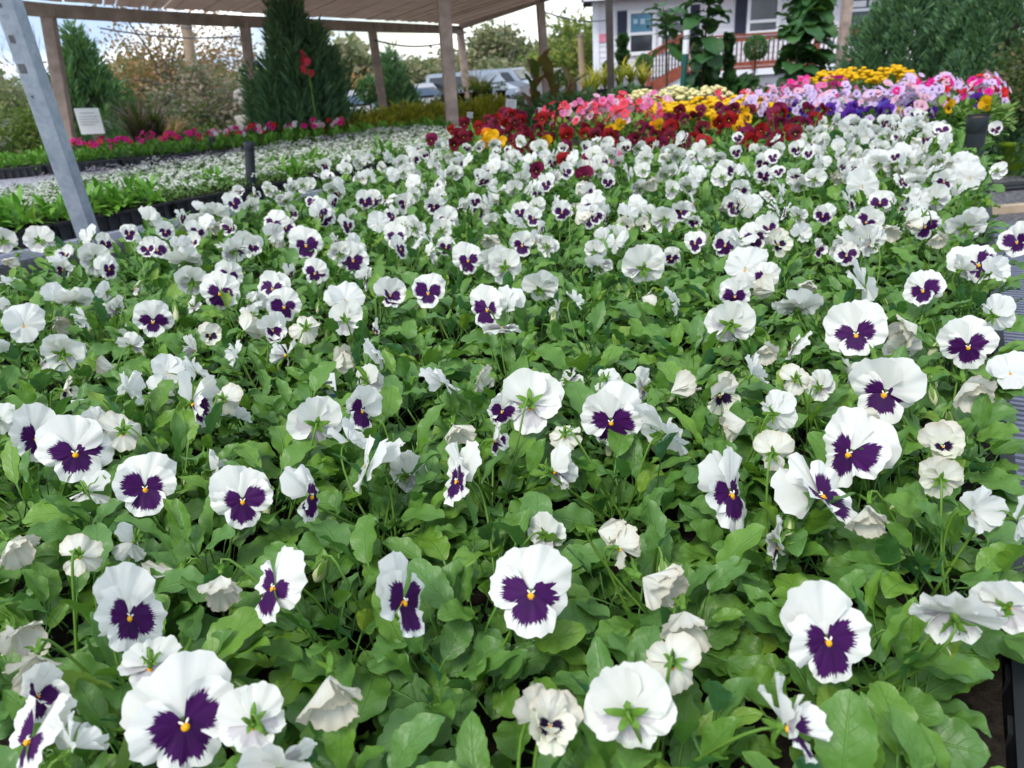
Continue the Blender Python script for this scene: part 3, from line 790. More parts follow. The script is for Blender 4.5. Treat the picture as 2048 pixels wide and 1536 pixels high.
# the crowded far part and the small blooms between
for P_ in white:
    if P_.py > 1120: continue
    if P_.py > 600:
        for _ in range(fr_.choice((1, 1, 2, 2)) + (fr_.choice((1, 2)) if P_.py < 800 and P_.px < 800 else 0)):
            P = P_.pos + Vector((fr_.uniform(-.085, .085), fr_.uniform(-.085, .085), 0)); P.z = Z_FL + fr_.uniform(-.045, .0)
            qx, qy, _q = proj(P)
            if 780 < qx < 1400 and 640 < qy < 760: continue
            if any((qx - h_[0]) ** 2 + (qy - h_[1]) ** 2 < (h_[2] * .46 + 8) ** 2 for h_ in HAND): continue
            f_, c_ = fr_.choice((('half', 'pure'), ('half', 'white'), ('bell', 'spent'), ('face', 'white'), ('face', 'white'), ('half', 'pure')))
            P_.fl.append((P, orient(P, fr_.choice((-1, 1)) * fr_.uniform(50, 170), fr_.gauss(0, 26), fr_.gauss(0, 25)), fr_.uniform(.040, .060), c_, f_, fr_.randrange({'face': 16, 'half': 8, 'bell': 8}[f_])))
        continue
    far = P_.py < 415
    fmax = .17 if far else .30
    n = fr_.choice((1, 2, 2, 3, 3)) if far else (fr_.choice((1, 2, 2)) if P_.py < 560 else fr_.choice((0, 0, 1)))
    if far and P_.pos.dot(BV) > -0.6: n += 1
    for _ in range(n):
        P = P_.pos + Vector((fr_.uniform(-.095, .095), fr_.uniform(-.095, .095), 0))
        P.z = Z_FL + fr_.uniform(-.03, .03) + (0.02 if far else 0)
        t = fr_.random()
        if t < fmax: c_, f_, yw, pt = 'white', 'face', fr_.gauss(0, 38), fr_.gauss(-6, 16)
        elif t < .45: c_, f_, yw, pt = 'white', 'face', fr_.gauss(180, 30), fr_.gauss(14, 18)
        elif t < .63: c_, f_, yw, pt = 'pure', 'face', fr_.choice((-1, 1)) * fr_.uniform(50, 100), fr_.gauss(20, 20)
        elif t < .72: c_, f_, yw, pt = 'pure', 'face', fr_.gauss(0, 30), fr_.gauss(8, 14)
        elif t < .92: c_, f_, yw, pt = 'white', 'half', fr_.gauss(0, 60), fr_.gauss(0, 20)
        else: c_, f_, yw, pt = 'spent', 'bell', fr_.uniform(-90, 90), -45
        qx, qy, _q = proj(P)
        if 1895 < qx < 1990 and 215 < qy < 345: continue
        P_.fl.append((P, orient(P, yw, pt, fr_.gauss(0, 14)), fr_.uniform(.044, .068), c_, f_, fr_.randrange({'face': 16, 'half': 8, 'bell': 8}[f_])))

def stem_mesh(P, m, size, base):
    """bent flower stalk from the back of the bloom to the crown, in plant coordinates"""
    n = m.col[2]
    b = P - n * (0.13 * size)
    p3 = base + Vector((fr_.uniform(-.012, .012), fr_.uniform(-.012, .012), .02))
    hook = max(0.0, 0.014 - 0.01 * n.z)
    p1 = b - n * 0.026 + Vector((0, 0, hook))
    p2 = p3 * 0.45 + Vector((b.x, b.y, b.z - .02)) * 0.55 - n * 0.012 + Vector((fr_.uniform(-.008, .008), fr_.uniform(-.008, .008), 0))
    pts = []
    for k in range(9):
        t = k / 8
        pts.append((b * (1 - t) ** 3 + p1 * 3 * t * (1 - t) ** 2 + p2 * 3 * t * t * (1 - t) + p3 * t ** 3) - base)
    mb = MB(); mb.tube(pts, [0.0011 + 0.0007 * k / 8 for k in range(9)], 5, 0)
    return mb.mesh('flower_stem', M['stem_green'])

JOIN = {}
def joined(cset, form, seed):
    k = (cset, form, seed % 6)
    if k not in JOIN: JOIN[k] = joined_flower(SETS[cset], form, seed % 6)
    return JOIN[k]
def bloom_words(fl):
    f = sum(1 for q in fl if q[3] == 'white' and q[4] == 'face' and q[1].col[2].dot((CAMP - q[0]).normalized()) > .3)
    back = sum(1 for q in fl if q[4] == 'face' and q[1].col[2].dot((CAMP - q[0]).normalized()) < -.1)
    w = sum(1 for q in fl if q[4] == 'bell' or q[3] == 'spent')
    t = len(fl)
    pl = lambda k, s: (NUM[k] if k < 11 else 'many') + ' ' + s + ('s' if k > 1 else '')
    if not t: return 'leafy pansy plant without open blooms'
    if f: return 'white pansy plant with ' + pl(f, 'purple-faced bloom')
    if back: return 'white pansy plant with ' + pl(back, 'bloom') + ' facing away'
    if w == t: return 'white pansy plant with ' + pl(w, 'wilted bloom')
    return 'white pansy plant with ' + pl(t, 'half-open bloom')
rowcount = {}
lr = random.Random(21)
white.sort(key=lambda q: (q.row, q.j))
for P_ in white:
    k = rowcount.get(P_.row, 0); rowcount[P_.row] = k + 1
    where = (ORD[k] + ' from bench edge' if k else 'on bench edge') + ', ' + ORD[P_.row - first_row] + ' row back'
    t = thing('pansy_plant', bloom_words(P_.fl) + ', ' + where, 'pansy', P_.pos, 'white pansy plants in the bench bed')
    if P_.d < 2.5:
        for kind, idx, az, pt, rl, sc, h, ox, oy in leaf_plan(lr, 76 if P_.d < 1.1 else 64 if P_.d < 1.3 else (54 if P_.d < 1.7 else 42)):
            obj('leaf', LEAF_MESH[kind][idx], t, (ox, oy, h), (rl, pt, az), sc)
    else:
        o = obj('foliage', lr.choice(FOLIAGE), t, (0, 0, 0), (0, 0, lr.uniform(0, 6.28)), lr.uniform(.95, 1.15)); o['kind'] = 'stuff'
    for P, m, size, cset, form, seed in P_.fl:
        obj('flower_stem', stem_mesh(P, m, size, P_.pos), t)
        if P_.d < 2.9:
            V_ = flower_variant(cset, form, seed)
            f = obj('flower', V_['calyx'], t, P - P_.pos, m.to_euler(), size)
            for pm in V_['petals']: obj('petal', pm, f)
            if form != 'bell' and cset != 'pure': obj('throat', THROAT, f)
        else:
            obj('flower', joined(cset, form, seed), t, P - P_.pos, m.to_euler(), size)
    if P_.d < 1.7:
        for _ in range(lr.choice((0, 1, 1, 2))):
            obj('bud', lr.choice(BUDS), t, (lr.uniform(-.03, .03), lr.uniform(-.03, .03), .005), (0, 0, lr.uniform(0, 6.28)), lr.uniform(.75, 1.05))
# ------------------------------------------------------------------ setting
def sheet(name, pts, z, mat, kind='structure'):
    mb = MB(); mb.add([(x, y, z) for x, y in pts], [tuple(range(len(pts)))]); return struct(name, mb.mesh(name, M[mat], False), kind=kind)
def sm(t):
    t = min(1.0, max(0.0, t)); return t * t * (3 - 2 * t)
def ground_z(x, y):
    return -1.05 * sm((y - 15) / 8) * sm((1.9 - x) / 1.6)
xs = [-400, -120, -60, -30, -20, -14, -10, -7, -5, -3, -2, -1, -.5, 0, .3, .6, .9, 1.2, 1.5, 1.9, 2.5, 4, 6, 9, 13, 20, 40, 120, 400]
ys = [-60, -10, -2, 0, 3, 6, 9, 12, 14, 15, 16, 17, 18, 19, 20, 21, 22, 23, 25, 30, 40, 60, 100, 200, 400, 900]
mb = MB(); mb.grid([[(x, y, ground_z(x, y)) for x in xs] for y in ys], None); struct('gravel_ground', mb.mesh('gravel_ground', M['gravel']))
sheet('parking_lot', [(-60, 24.5), (.2, 24.5), (.2, 60), (-60, 60)], -1.045, 'asphalt')

# bed bench: slatted plastic top, rails, legs
t = thing('bench', 'slatted blue-grey plastic bench top carrying the white pansy trays', 'bench', bed(1.5, 0, 0))
mb = MB()
def bedbox(mb, u0, u1, v0, v1, z0, z1):
    vs_ = [bed(u, v, z) for u in (u0, u1) for v in (v0, v1) for z in (z0, z1)]
    mb.add(vs_, [(0, 1, 3, 2), (4, 6, 7, 5), (0, 4, 5, 1), (2, 3, 7, 6), (0, 2, 6, 4), (1, 5, 7, 3)], 0)
bedbox(mb, 0.0, 7.2, -2.45, 0.13, 0.80, 0.828); part('panel', mb, M['bench_plastic'], t)
for v0, v1 in ((0.128, 0.146), (0.262, 0.282), (0.398, 0.425)):
    mb = MB(); bedbox(mb, 0.0, 3.05, v0, v1, 0.775, 0.836); part('rail', mb, M['bench_plastic'], t)
for v0, v1 in ((0.147, 0.261), (0.283, 0.397)):
    u = 0.52
    while u < 3.0:
        mb = MB(); bedbox(mb, u, u + 0.0095, v0, v1, 0.790, 0.8335); part('slat', mb, M['bench_plastic'], t); u += 0.0205
for u, v in ((0.5, -2.4), (0.5, -.1), (3.6, -2.4), (3.6, -.1), (6.8, -2.4), (6.8, -.1)):
    mb = MB(); bedbox(mb, u, u + .09, v, v + .09, 0.0, 0.80); part('leg', mb, M['bench_plastic'], t)
mb = MB(); bedbox(mb, 0.10, 0.50, 0.147, 0.396, 0.80, 0.840); part('deck_plate', mb, M['bench_pale'], t)
mb = MB(); bedbox(mb, 0.30, 0.345, 0.20, 0.222, 0.8405, 0.843); part('deck_inlay', mb, M['plank_tan'], t)

# potting soil level with the tray rims
mb = MB(); bedbox(mb, 0.0, 7.15, -2.42, -0.16, 0.83, 0.893)
struct('potting_soil', mb.mesh('potting_soil', M['soil'], False), kind='stuff')
def tray_mesh(lu, lv, h, ribs=9):
    """black plastic carrying tray: sloped ribbed walls, rolled rim; origin at the centre of its foot"""
    mb = MB()
    a, b = lu / 2, lv / 2
    th = 0.004
    for (x0, y0, x1, y1, nx, ny, n) in ((-a, -b, a, -b, 0, -1, ribs), (a, -b, a, b, 1, 0, max(3, ribs // 2)), (a, b, -a, b, 0, 1, ribs), (-a, b, -a, -b, -1, 0, max(3, ribs // 2))):
        d = Vector((x1 - x0, y1 - y0, 0)); L_ = d.length; d.normalize(); nn = Vector((nx, ny, 0)); p0 = Vector((x0, y0, 0))
        mb.add([p0 - nn * .012, p0 + d * L_ - nn * .012, p0 + d * L_ + Vector((0, 0, h)), p0 + Vector((0, 0, h))], [(0, 1, 2, 3)])
        mb.add([p0 - nn * .016, p0 + d * L_ - nn * .016, p0 + d * L_ - nn * th + Vector((0, 0, h)), p0 - nn * th + Vector((0, 0, h))], [(3, 2, 1, 0)])
        mb.box(p0 + d * L_ / 2 + nn * .004 + Vector((0, 0, h - .004)), (L_ / 2 if nx == 0 else .009, .009 if nx == 0 else L_ / 2, .006))
        for i in range(n):
            c = p0 + d * (L_ * (i + .5) / n) - nn * .003 + Vector((0, 0, h * .47))
            mb.box(c, (.011 if nx == 0 else .006, .006 if nx == 0 else .011, h * .45))
    mb.add([(-a + .01, -b + .01, .002), (a - .01, -b + .01, .002), (a - .01, b - .01, .002), (-a + .01, b - .01, .002)], [(0, 1, 2, 3)])
    return mb.mesh('nursery_tray', M['tray_black'], False)
def soil_mesh(lu, lv, z):
    mb = MB(); a, b = lu / 2 - .012, lv / 2 - .012
    n = 8
    P = [[(-a + 2 * a * i / n, -b + 2 * b * j / n, z + random.Random(i * 31 + j).uniform(-.006, .004)) for j in range(n + 1)] for i in range(n + 1)]
    mb.grid(P, None); return mb.mesh('soil', M['soil'])
BT, BTS = tray_mesh(0.27, 0.27, 0.068, 4), soil_mesh(0.27, 0.27, 0.062)
BED_ANG = math.atan2(BU.y, BU.x)
for i in range(15):
    t = thing('nursery_tray', 'black plastic tray under pansies at bench edge, %s from the viewer' % ORD[i], 'tray', bed(0.30 + .278 * i, -0.012, 0.830), 'black trays along the bench edge', BED_ANG, BT)
    obj('soil', BTS, t)

# ------------------------------------------------------------------ colour at the back of the bed
def small_label(col, what, k, where):
    return '%s %s, %s %s' % (col, what, ORD[k % 30], where)
JC = {}
def cflower(mats, form, seed):
    k = (mats, form, seed)
    if k not in JC: JC[k] = joined_flower(mats, form, seed, 3, 5)
    return JC[k]
MAROON = ('petal_maroon',) * 3; RED = ('petal_red',) * 3; WINE = ('petal_wine',) * 3
YELLOW = ('petal_yellow',) * 3; YFACE = ('petal_yellow', 'petal_yellow_face', 'petal_yellow_face'); ORANGE = ('petal_orange',) * 3
VIOLET = ('petal_violet',) * 3; BLUE = ('petal_blue', 'petal_violet', 'petal_violet'); BICOL = ('petal_upper', 'petal_violet', 'petal_violet')
cr_ = random.Random(77)
def colour_pansy(p, palette, n, label, name, zf, spread=.10):
    t = thing(name, label, 'pansy', p, name.replace('_', ' ') + 's at the back of the bed')
    o = obj('foliage', cr_.choice(FOLIAGE), t, (0, 0, 0), (0, 0, cr_.uniform(0, 6.28)), cr_.uniform(.95, 1.15)); o['kind'] = 'stuff'
    for _ in range(n):
        P = p + Vector((cr_.uniform(-spread, spread), cr_.uniform(-spread, spread), 0)); P.z = zf + cr_.uniform(-.035, .03)
        mats = cr_.choice(palette)
        yw, pt = (cr_.gauss(0, 32), cr_.gauss(-6, 12)) if cr_.random() < .68 else (cr_.gauss(180, 40), cr_.gauss(10, 20))
        f = obj('flower', cflower(mats, 'face', cr_.randrange(3)), t, P - p, orient(P, yw, pt, cr_.gauss(0, 14)).to_euler(), cr_.uniform(.058, .074))
        obj('flower_stem', stem_mesh(P, orient(P, yw, pt, 0), .065, p), t)
k = 0
for i in range(6):
    for j in range(13):
        u = 3.44 + .155 * i + cr_.uniform(-.03, .03); v = -0.64 - .17 * j - (i % 2) * .08 + cr_.uniform(-.03, .03)
        if v < -2.5: continue
        if i >= 3 and -1.95 < v < -1.30: continue
        if i >= 4 and v < -1.95: pal, nm = [RED, MAROON, WINE], 'maroon_pansy_plant'
        elif (i, j) in ((0, 8), (0, 9), (1, 8)): pal, nm = [YELLOW, YELLOW, ORANGE], 'yellow_pansy_plant'
        elif i in (2, 3) and j in (4, 5, 6): pal, nm = [YELLOW, ORANGE, YELLOW, MAROON], 'yellow_pansy_plant'
        elif i == 3 and j in (1, 2): pal, nm = [YELLOW, YFACE, MAROON], 'yellow_pansy_plant'
        else: pal, nm = [MAROON, MAROON, RED, WINE], 'maroon_pansy_plant'
        colour_pansy(bed(u, v, Z_SOIL), pal, cr_.choice((2, 3, 3, 4)), '%s pansy plant, %s across in %s row behind the white pansies' % (nm.split('_')[0], ORD[j], ORD[i]), nm, 1.055 + .01 * i)
# strays among the white ones
for q, (px, py, pal, w) in enumerate(((1072, 342, WINE, 'wine-red'), (1127, 322, RED, 'orange-red'), (1178, 322, WINE, 'dark wine'), (1168, 352, WINE, 'wine'), (1228, 318, ('petunia_pink',) * 3, 'rosy pink'), (1062, 290, ('petal_wine',) * 3, 'plum'), (1092, 285, YELLOW, 'golden yellow'))):
    P = at(px, py, 1.04); p = Vector((P.x + .02, P.y + .02, Z_SOIL))
    t = thing('stray_pansy_plant', 'stray %s pansy bloom standing among the white pansies' % w, 'pansy', p, 'stray coloured pansies among the white')
    o = obj('foliage', cr_.choice(FOLIAGE), t); o['kind'] = 'stuff'
    m = orient(P, cr_.gauss(0, 20), -6, 0)
    obj('flower', cflower(pal, 'face', q % 3), t, P - p, m.to_euler(), .066); obj('flower_stem', stem_mesh(P, m, .066, p), t)
# violet-blue corner and the mixed pansies behind the white corner
for i in range(3):
    for j in range(4):
        p = bed(4.42 + .15 * i + cr_.uniform(-.03, .03), -0.28 - .16 * j, Z_SOIL)
        colour_pansy(p, [VIOLET, VIOLET, BLUE, BICOL, BICOL], 3, 'violet blue pansy plant, %s across in %s row of the violet patch' % (ORD[j], ORD[i]), 'violet_pansy_plant', 1.07)
for j in range(5):
    p = bed(4.62 + cr_.uniform(-.04, .04), 0.06 - .15 * j + .05, Z_SOIL)
    colour_pansy(p, [YFACE, VIOLET, YELLOW, VIOLET], 2, 'mixed yellow and violet pansy plant, %s from the bench edge' % ORD[j], 'mixed_pansy_plant', 1.07)

# petunias
def petunia_flower(col, seed):
    mb = MB(); r_ = random.Random(seed)
    n, rings = 20, 4
    P, UV = [], []
    for i in range(rings + 1):
        v = i / rings; row, ru = [], []
        for k in range(n):
            a = 2 * math.pi * k / n
            rr = 0.03 + 0.47 * v * (1 + 0.09 * math.cos(5 * a) * v)
            z = 0.02 - 0.32 * (1 - v) ** 2.2 + 0.05 * v * v * math.sin(5 * a * 2 + seed) - .05 * v ** 3
            row.append((rr * math.cos(a), rr * math.sin(a), z)); ru.append((0.5 + .5 * math.cos(a * 5) * .3, v))
        P.append(row); UV.append(ru)
    mb.grid(P, UV, 0, wrap=True)
    mb.tube([(0, 0, -.28), (0, 0, -.55)], [.035, .05], 5, 1)
    return mb.mesh('flower', [M['petunia_' + col], M['stem_green']])
PET = {}
def petunia(col, s):
    if (col, s) not in PET: PET[(col, s)] = petunia_flower(col, s)
    return PET[(col, s)]
def mound_mesh(seed, mat, R_, H_, n, L, W, up=0.5):
    mb = MB(); r_ = random.Random(seed)
    for _ in range(n):
        a = r_.uniform(0, 6.28); q = r_.random() ** .6; h = r_.random()
        base = (R_ * q * .8 * math.cos(a), R_ * q * .8 * math.sin(a), H_ * h * (1 - .55 * q * q))
        leaf_into(mb, L=L, W=W, pet=.004, e_pet=r_.uniform(.1, 1.2), e_bl=r_.uniform(-.1, 1.2) * up * 2, droop=.4, ncren=0, nv=3, nu=2, az=a + r_.gauss(0, .8), base=base, scale=r_.uniform(.7, 1.3), seed=r_.randrange(999), petw=0)
    return mb.mesh('foliage', M[mat])
PET_FOL = [mound_mesh(s, 'petunia_leaf', .12, .13, 120, .045, .022) for s in range(4)]
def petunia_plant(p, cols, n, label, group, sc=1.0, R_=.13, H_=.16, fsz=.047, fol=None, nm='petunia_plant', zdrop=0.0):
    t = thing(nm, label, 'petunia', p, group)
    o = obj('foliage', fol or cr_.choice(PET_FOL), t, (0, 0, 0), (0, 0, cr_.uniform(0, 6.28)), sc); o['kind'] = 'stuff'
    for _ in range(n):
        a = cr_.uniform(0, 6.28); q = cr_.random() ** .55
        rel = Vector((R_ * q * math.cos(a), R_ * q * math.sin(a), H_ * (1 - .5 * q * q) + cr_.uniform(-.02, .025)))
        nrm = Vector((rel.x * 2.2, rel.y * 2.2 - .07, .10 + cr_.uniform(0, .08))).normalized()
        obj('flower', petunia(cr_.choice(cols), cr_.randrange(2)), t, rel, (nrm.to_track_quat('Z', 'Y') @ Euler((0, 0, cr_.uniform(0, 6))).to_quaternion()).to_euler(), fsz * cr_.uniform(.85, 1.15))
BACK = 'petunias at the back of the bed'
def patch(u0, u1, v0, v1, step, z0, cols, n, words, group=BACK, **kw):
    k = 0
    u = u0
    while u < u1:
        v = v1
        while v > v0:
            k += 1
            petunia_plant(bed(u + cr_.uniform(-.03, .03), v + cr_.uniform(-.03, .03), z0), cols, n, '%s, %s of its patch' % (words, ORD[(k - 1) % 30]), group, **kw)
            v -= step
        u += step * .9
patch(4.02, 4.60, -2.02, -1.58, .19, .97, ['coral', 'pink', 'palepink', 'coral'], 12, 'coral and pink petunia mound behind the maroon pansies', H_=.22)
patch(4.55, 5.40, -1.25, -.20, .21, .93, ['lilac', 'lilac', 'lilac', 'palepink'], 13, 'lilac petunia mound behind the violet pansies', H_=.23, fsz=.048)
patch(5.45, 5.95, -1.15, -.75, .22, .95, ['hotpink', 'pink', 'pink'], 12, 'hot pink petunia mound behind the lilac petunias', H_=.24)
patch(5.1, 6.1, -.46, .10, .20, .93, ['magenta', 'scarlet', 'palepink', 'lilac', 'lilac'], 12, 'magenta and lilac petunia mound at the bench edge', H_=.24)
patch(5.6, 5.9, -1.6, -1.1, .22, .93, ['coral', 'palepink'], 10, 'coral petunia mound beside the cream flowers', H_=.19)
# chrysanthemums: cushions of small pompoms
def mum_mesh(seed, mat, n, R_, H_):
    mb = MB(); r_ = random.Random(seed)
    for _ in range(n):
        a = r_.uniform(0, 6.28); q = r_.random() ** .5
        c = (R_ * q * math.cos(a), R_ * q * math.sin(a), H_ * (1 - .35 * q * q) + r_.uniform(-.012, .02))
        s = r_.uniform(.016, .024)
        mb.lathe([(s * .35, -.5 * s), (s, -.1 * s), (s * .9, .35 * s), (s * .5, .6 * s), (0.0005, .62 * s)], 9, 0, c)
    return mb.mesh('blossoms', M[mat])
def mum(p, mat, label, seed, R_=.15, H_=.2):
    t = thing('chrysanthemum_plant', label, 'chrysanthemum', p, 'chrysanthemums at the back of the bed')
    o = obj('foliage', PET_FOL[seed % 4], t, (0, 0, 0), (0, 0, seed), 1.15); o['kind'] = 'stuff'
    o = obj('blossoms', mum_mesh(seed, mat, 46, R_, H_), t); o['kind'] = 'stuff'
for k, (u, v) in enumerate([(4.5, -1.48), (4.55, -1.24), (4.75, -1.55), (4.8, -1.3), (4.78, -1.08), (5.0, -1.7), (5.05, -1.45), (5.05, -1.2)]):
    mum(bed(u, v, .92), 'mum_yellow', 'golden yellow chrysanthemum cushion behind maroon pansies, %s nearest' % ORD[k], k)
for k, (u, v) in enumerate([(5.6, -2.05), (5.75, -1.85), (5.6, -1.75), (5.8, -1.6)]):
    mum(bed(u, v, .95), 'mum_cream', 'pale cream chrysanthemum cushion behind the yellow ones, %s from left' % ORD[k], 20 + k)
for k, (u, v) in enumerate([(6.5, -.92), (6.5, -.68), (6.45, -.45), (6.7, -.8), (6.7, -.5)]):
    mum(bed(u, v, .98), 'mum_yellow', 'yellow chrysanthemum cushion before the dark conifer, %s from left' % ORD[k], 30 + k, .15, .21)
# light green filler under the right-hand petunias
for k, (u, v) in enumerate([(4.85, -.18), (4.9, .02), (4.95, .14), (4.72, .1), (4.75, -.1)]):
    t = thing('leafy_plant', 'yellow-green leafy bedding plant under lilac petunias, %s from the left' % ORD[k], 'plant', bed(u, v, .93), 'yellow-green fillers')
    o = obj('foliage', PET_FOL[k % 4], t, (0, 0, 0), (0, 0, k), 1.25); o['kind'] = 'stuff'
# standpipes
def standpipe(base, top, r, label):
    t = thing('standpipe', label, 'pipe', base, 'black irrigation standpipes')
    d = (Vector(top) - Vector(base)).normalized()
    mb = MB(); mb.tube([base, Vector(top) - d * r * 1.6], r, 16, 0, cap=False); part('pipe', mb, M['pipe_black'], t, True)
    a, b = Vector(top) - d * r * 1.7, Vector(top)
    mb = MB(); mb.tube([a, a + d * .004, b - d * .004, b], [r * 1.02, r * 1.08, r * 1.12, r * 1.1], 16, 0, cap=False); mb.tube([b, b - d * r * 1.2], [r * 1.05, r * 1.0], 16, 0, cap=False); part('collar', mb, M['pipe_black'], t, True)
    mb = MB(); mb.tube([b - d * .012, b - d * .010], [r * 1.03, r * 1.03], 16, 0); part('core', mb, M['rust_inside'], t)
b = at(1936, 378, .84); standpipe(b, aty(1957, 231, b.y - .02), .036, 'wide black standpipe rising from the white pansies at the bench edge')
b = at(504, 396, .84); standpipe(b, aty(498, 284, b.y), .0255, 'tall black standpipe between the bed and the alyssum trays')
b = at(432, 312, .84); standpipe(b, aty(423, 274, b.y), .024, 'small black standpipe by the pink petunia row')
# plant tag
def plant_tag(px, py, w, label):
    p = at(px, py, .965); t = thing('plant_tag', label, 'plant label', Vector((p.x, p.y, .895)), 'white plant tags')
    rot = Matrix.Rotation(R(-14), 3, 'X') @ Matrix.Rotation(R(6), 3, 'Z')
    c = Vector((p.x, p.y, .95)); mb = MB(); mb.box(c, (w / 2, .0006, .045), 0, rot); part('plate', mb, M['board_white'], t)
    for dz, ww, mt in ((.030, .55, 'print_dark'), (.020, .7, 'print_dark'), (.004, .9, 'print_blue')):
        mb = MB(); mb.box(c + rot @ Vector((0, -.0011, dz)), (w / 2 * ww, .0004, .002 if mt != 'print_blue' else .006), 0, rot); part('print_line', mb, M[mt], t)
plant_tag(657, 784, .024, 'small white printed plant tag behind a white bloom facing away')
plant_tag(160, 838, .022, 'small white plant tag among leaves beside a hooded bloom')
# ------------------------------------------------------------------ benches across the gap
A_, B_ = at(0, 462, .915), at(860, 304, .915)
LD = Vector((B_.x - A_.x, B_.y - A_.y, 0)); LLEN = LD.length; LD.normalize(); LN = Vector((-LD.y, LD.x, 0))
def left(s, n, z=0.0): return Vector((A_.x, A_.y, 0)) + LD * s + LN * n + Vector((0, 0, z))
LANG = math.atan2(LD.y, LD.x)
def table(name, label, fn, s0, s1, n0, n1, z0, z1, mat='bench_pale'):
    t = thing(name, label, 'bench', fn((s0 + s1) / 2, (n0 + n1) / 2))
    mb = MB(); vs_ = [fn(s, n, z) for s in (s0, s1) for n in (n0, n1) for z in (z0, z1)]
    mb.add(vs_, [(0, 1, 3, 2), (4, 6, 7, 5), (0, 4, 5, 1), (2, 3, 7, 6), (0, 2, 6, 4), (1, 5, 7, 3)]); part('bench_top', mb, M[mat], t)
    for s in (s0 + .1, s1 - .1):
        for n in (n0 + .08, n1 - .08):
            mb = MB(); p = fn(s, n, 0); mb.box(p + Vector((0, 0, z0 / 2)), (.045, .045, z0 / 2)); part('leg', mb, M['bench_plastic'], t)
table('bench', 'pale grey bench carrying the white alyssum trays', left, -.9, 3.9, -.05, 1.50, .79, .825)
SEED_FOL = [mound_mesh(s, 'seedling_leaf', .055, .07, 46, .055, .017, .75) for s in range(40, 45)]
ALY_FOL = [mound_mesh(s, 'alyssum_leaf', .06, .045, 95, .022, .007, .5) for s in range(50, 54)]
def aly_bloom(seed, mat, n=15):
    mb = MB(); r_ = random.Random(seed)
    for _ in range(n):
        a = r_.uniform(0, 6.28); q = r_.random() ** .5
        c = Vector((.068 * q * math.cos(a), .068 * q * math.sin(a), .062 * (1 - .3 * q * q) + r_.uniform(-.006, .01)))
        for _k in range(9):
            ox, oy = r_.gauss(0, .006), r_.gauss(0, .006)
            d = c + Vector((ox, oy, .006 - (ox * ox + oy * oy) * 60)); s = .0036
            tl = Vector((r_.uniform(-.5, .5), r_.uniform(-.5, .5), 1)).normalized(); x = tl.orthogonal().normalized(); y = tl.cross(x)
            mb.add([d + (x * math.cos(1.047 * k_) + y * math.sin(1.047 * k_)) * s for k_ in range(6)], [(0, 1, 2, 3, 4, 5)])
    return mb.mesh('blossoms', M[mat])
ALY_W = [aly_bloom(s, 'alyssum_white') for s in range(4)]
ALY_M = [aly_bloom(s + 9, 'alyssum_mauve') for s in range(3)]
LT, LTS = tray_mesh(0.53, 0.275, 0.078, 10), soil_mesh(0.53, 0.275, 0.07)
for i in range(9):
    for j in range(5):
        s, n = -.62 + .545 * i, .14 + .29 * j
        if s > LLEN + 1.0: continue
        leafy = s < .35 + (.25 if j == 0 else -.1 * j)
        t = thing('nursery_tray', 'black tray of %s, %s along in %s row from the gap' % ('green seedlings' if leafy else 'white alyssum', ORD[i], ORD[j]), 'tray', left(s, n, .826), 'black trays on the alyssum bench', LANG, LT)
        obj('soil', LTS, t)
        for a in range(4):
            for b in range(2):
                p = left(s - .2 + .133 * a + cr_.uniform(-.015, .015), n - .065 + .13 * b + cr_.uniform(-.012, .012), .894)
                if (leafy and not (j > 1 and cr_.random() < .25)) or (j == 0 and cr_.random() < .18):
                    q = thing('leafy_seedling', 'bright green leafy seedling in the %s tray along, %s row from the gap' % (ORD[i], ORD[j]), 'seedling', p, 'green seedlings in the trays across the gap')
                    o = obj('foliage', cr_.choice(SEED_FOL), q, (0, 0, 0), (0, 0, cr_.uniform(0, 6.28)), cr_.uniform(1.15, 1.55)); o['kind'] = 'stuff'
                else:
                    q = thing('alyssum_plant', 'low white alyssum plant in the %s tray along, %s row from the gap' % (ORD[i], ORD[j]), 'alyssum', p, 'white alyssum across the gap')
                    o = obj('foliage', cr_.choice(ALY_FOL), q, (0, 0, 0), (0, 0, cr_.uniform(0, 6.28)), cr_.uniform(.95, 1.4)); o['kind'] = 'stuff'
                    o = obj('blossoms', cr_.choice(ALY_M if (j == 4 and cr_.random() < .6) else ALY_W), q, (0, 0, 0), (0, 0, cr_.uniform(0, 6.28)), cr_.uniform(.95, 1.4)); o['kind'] = 'stuff'
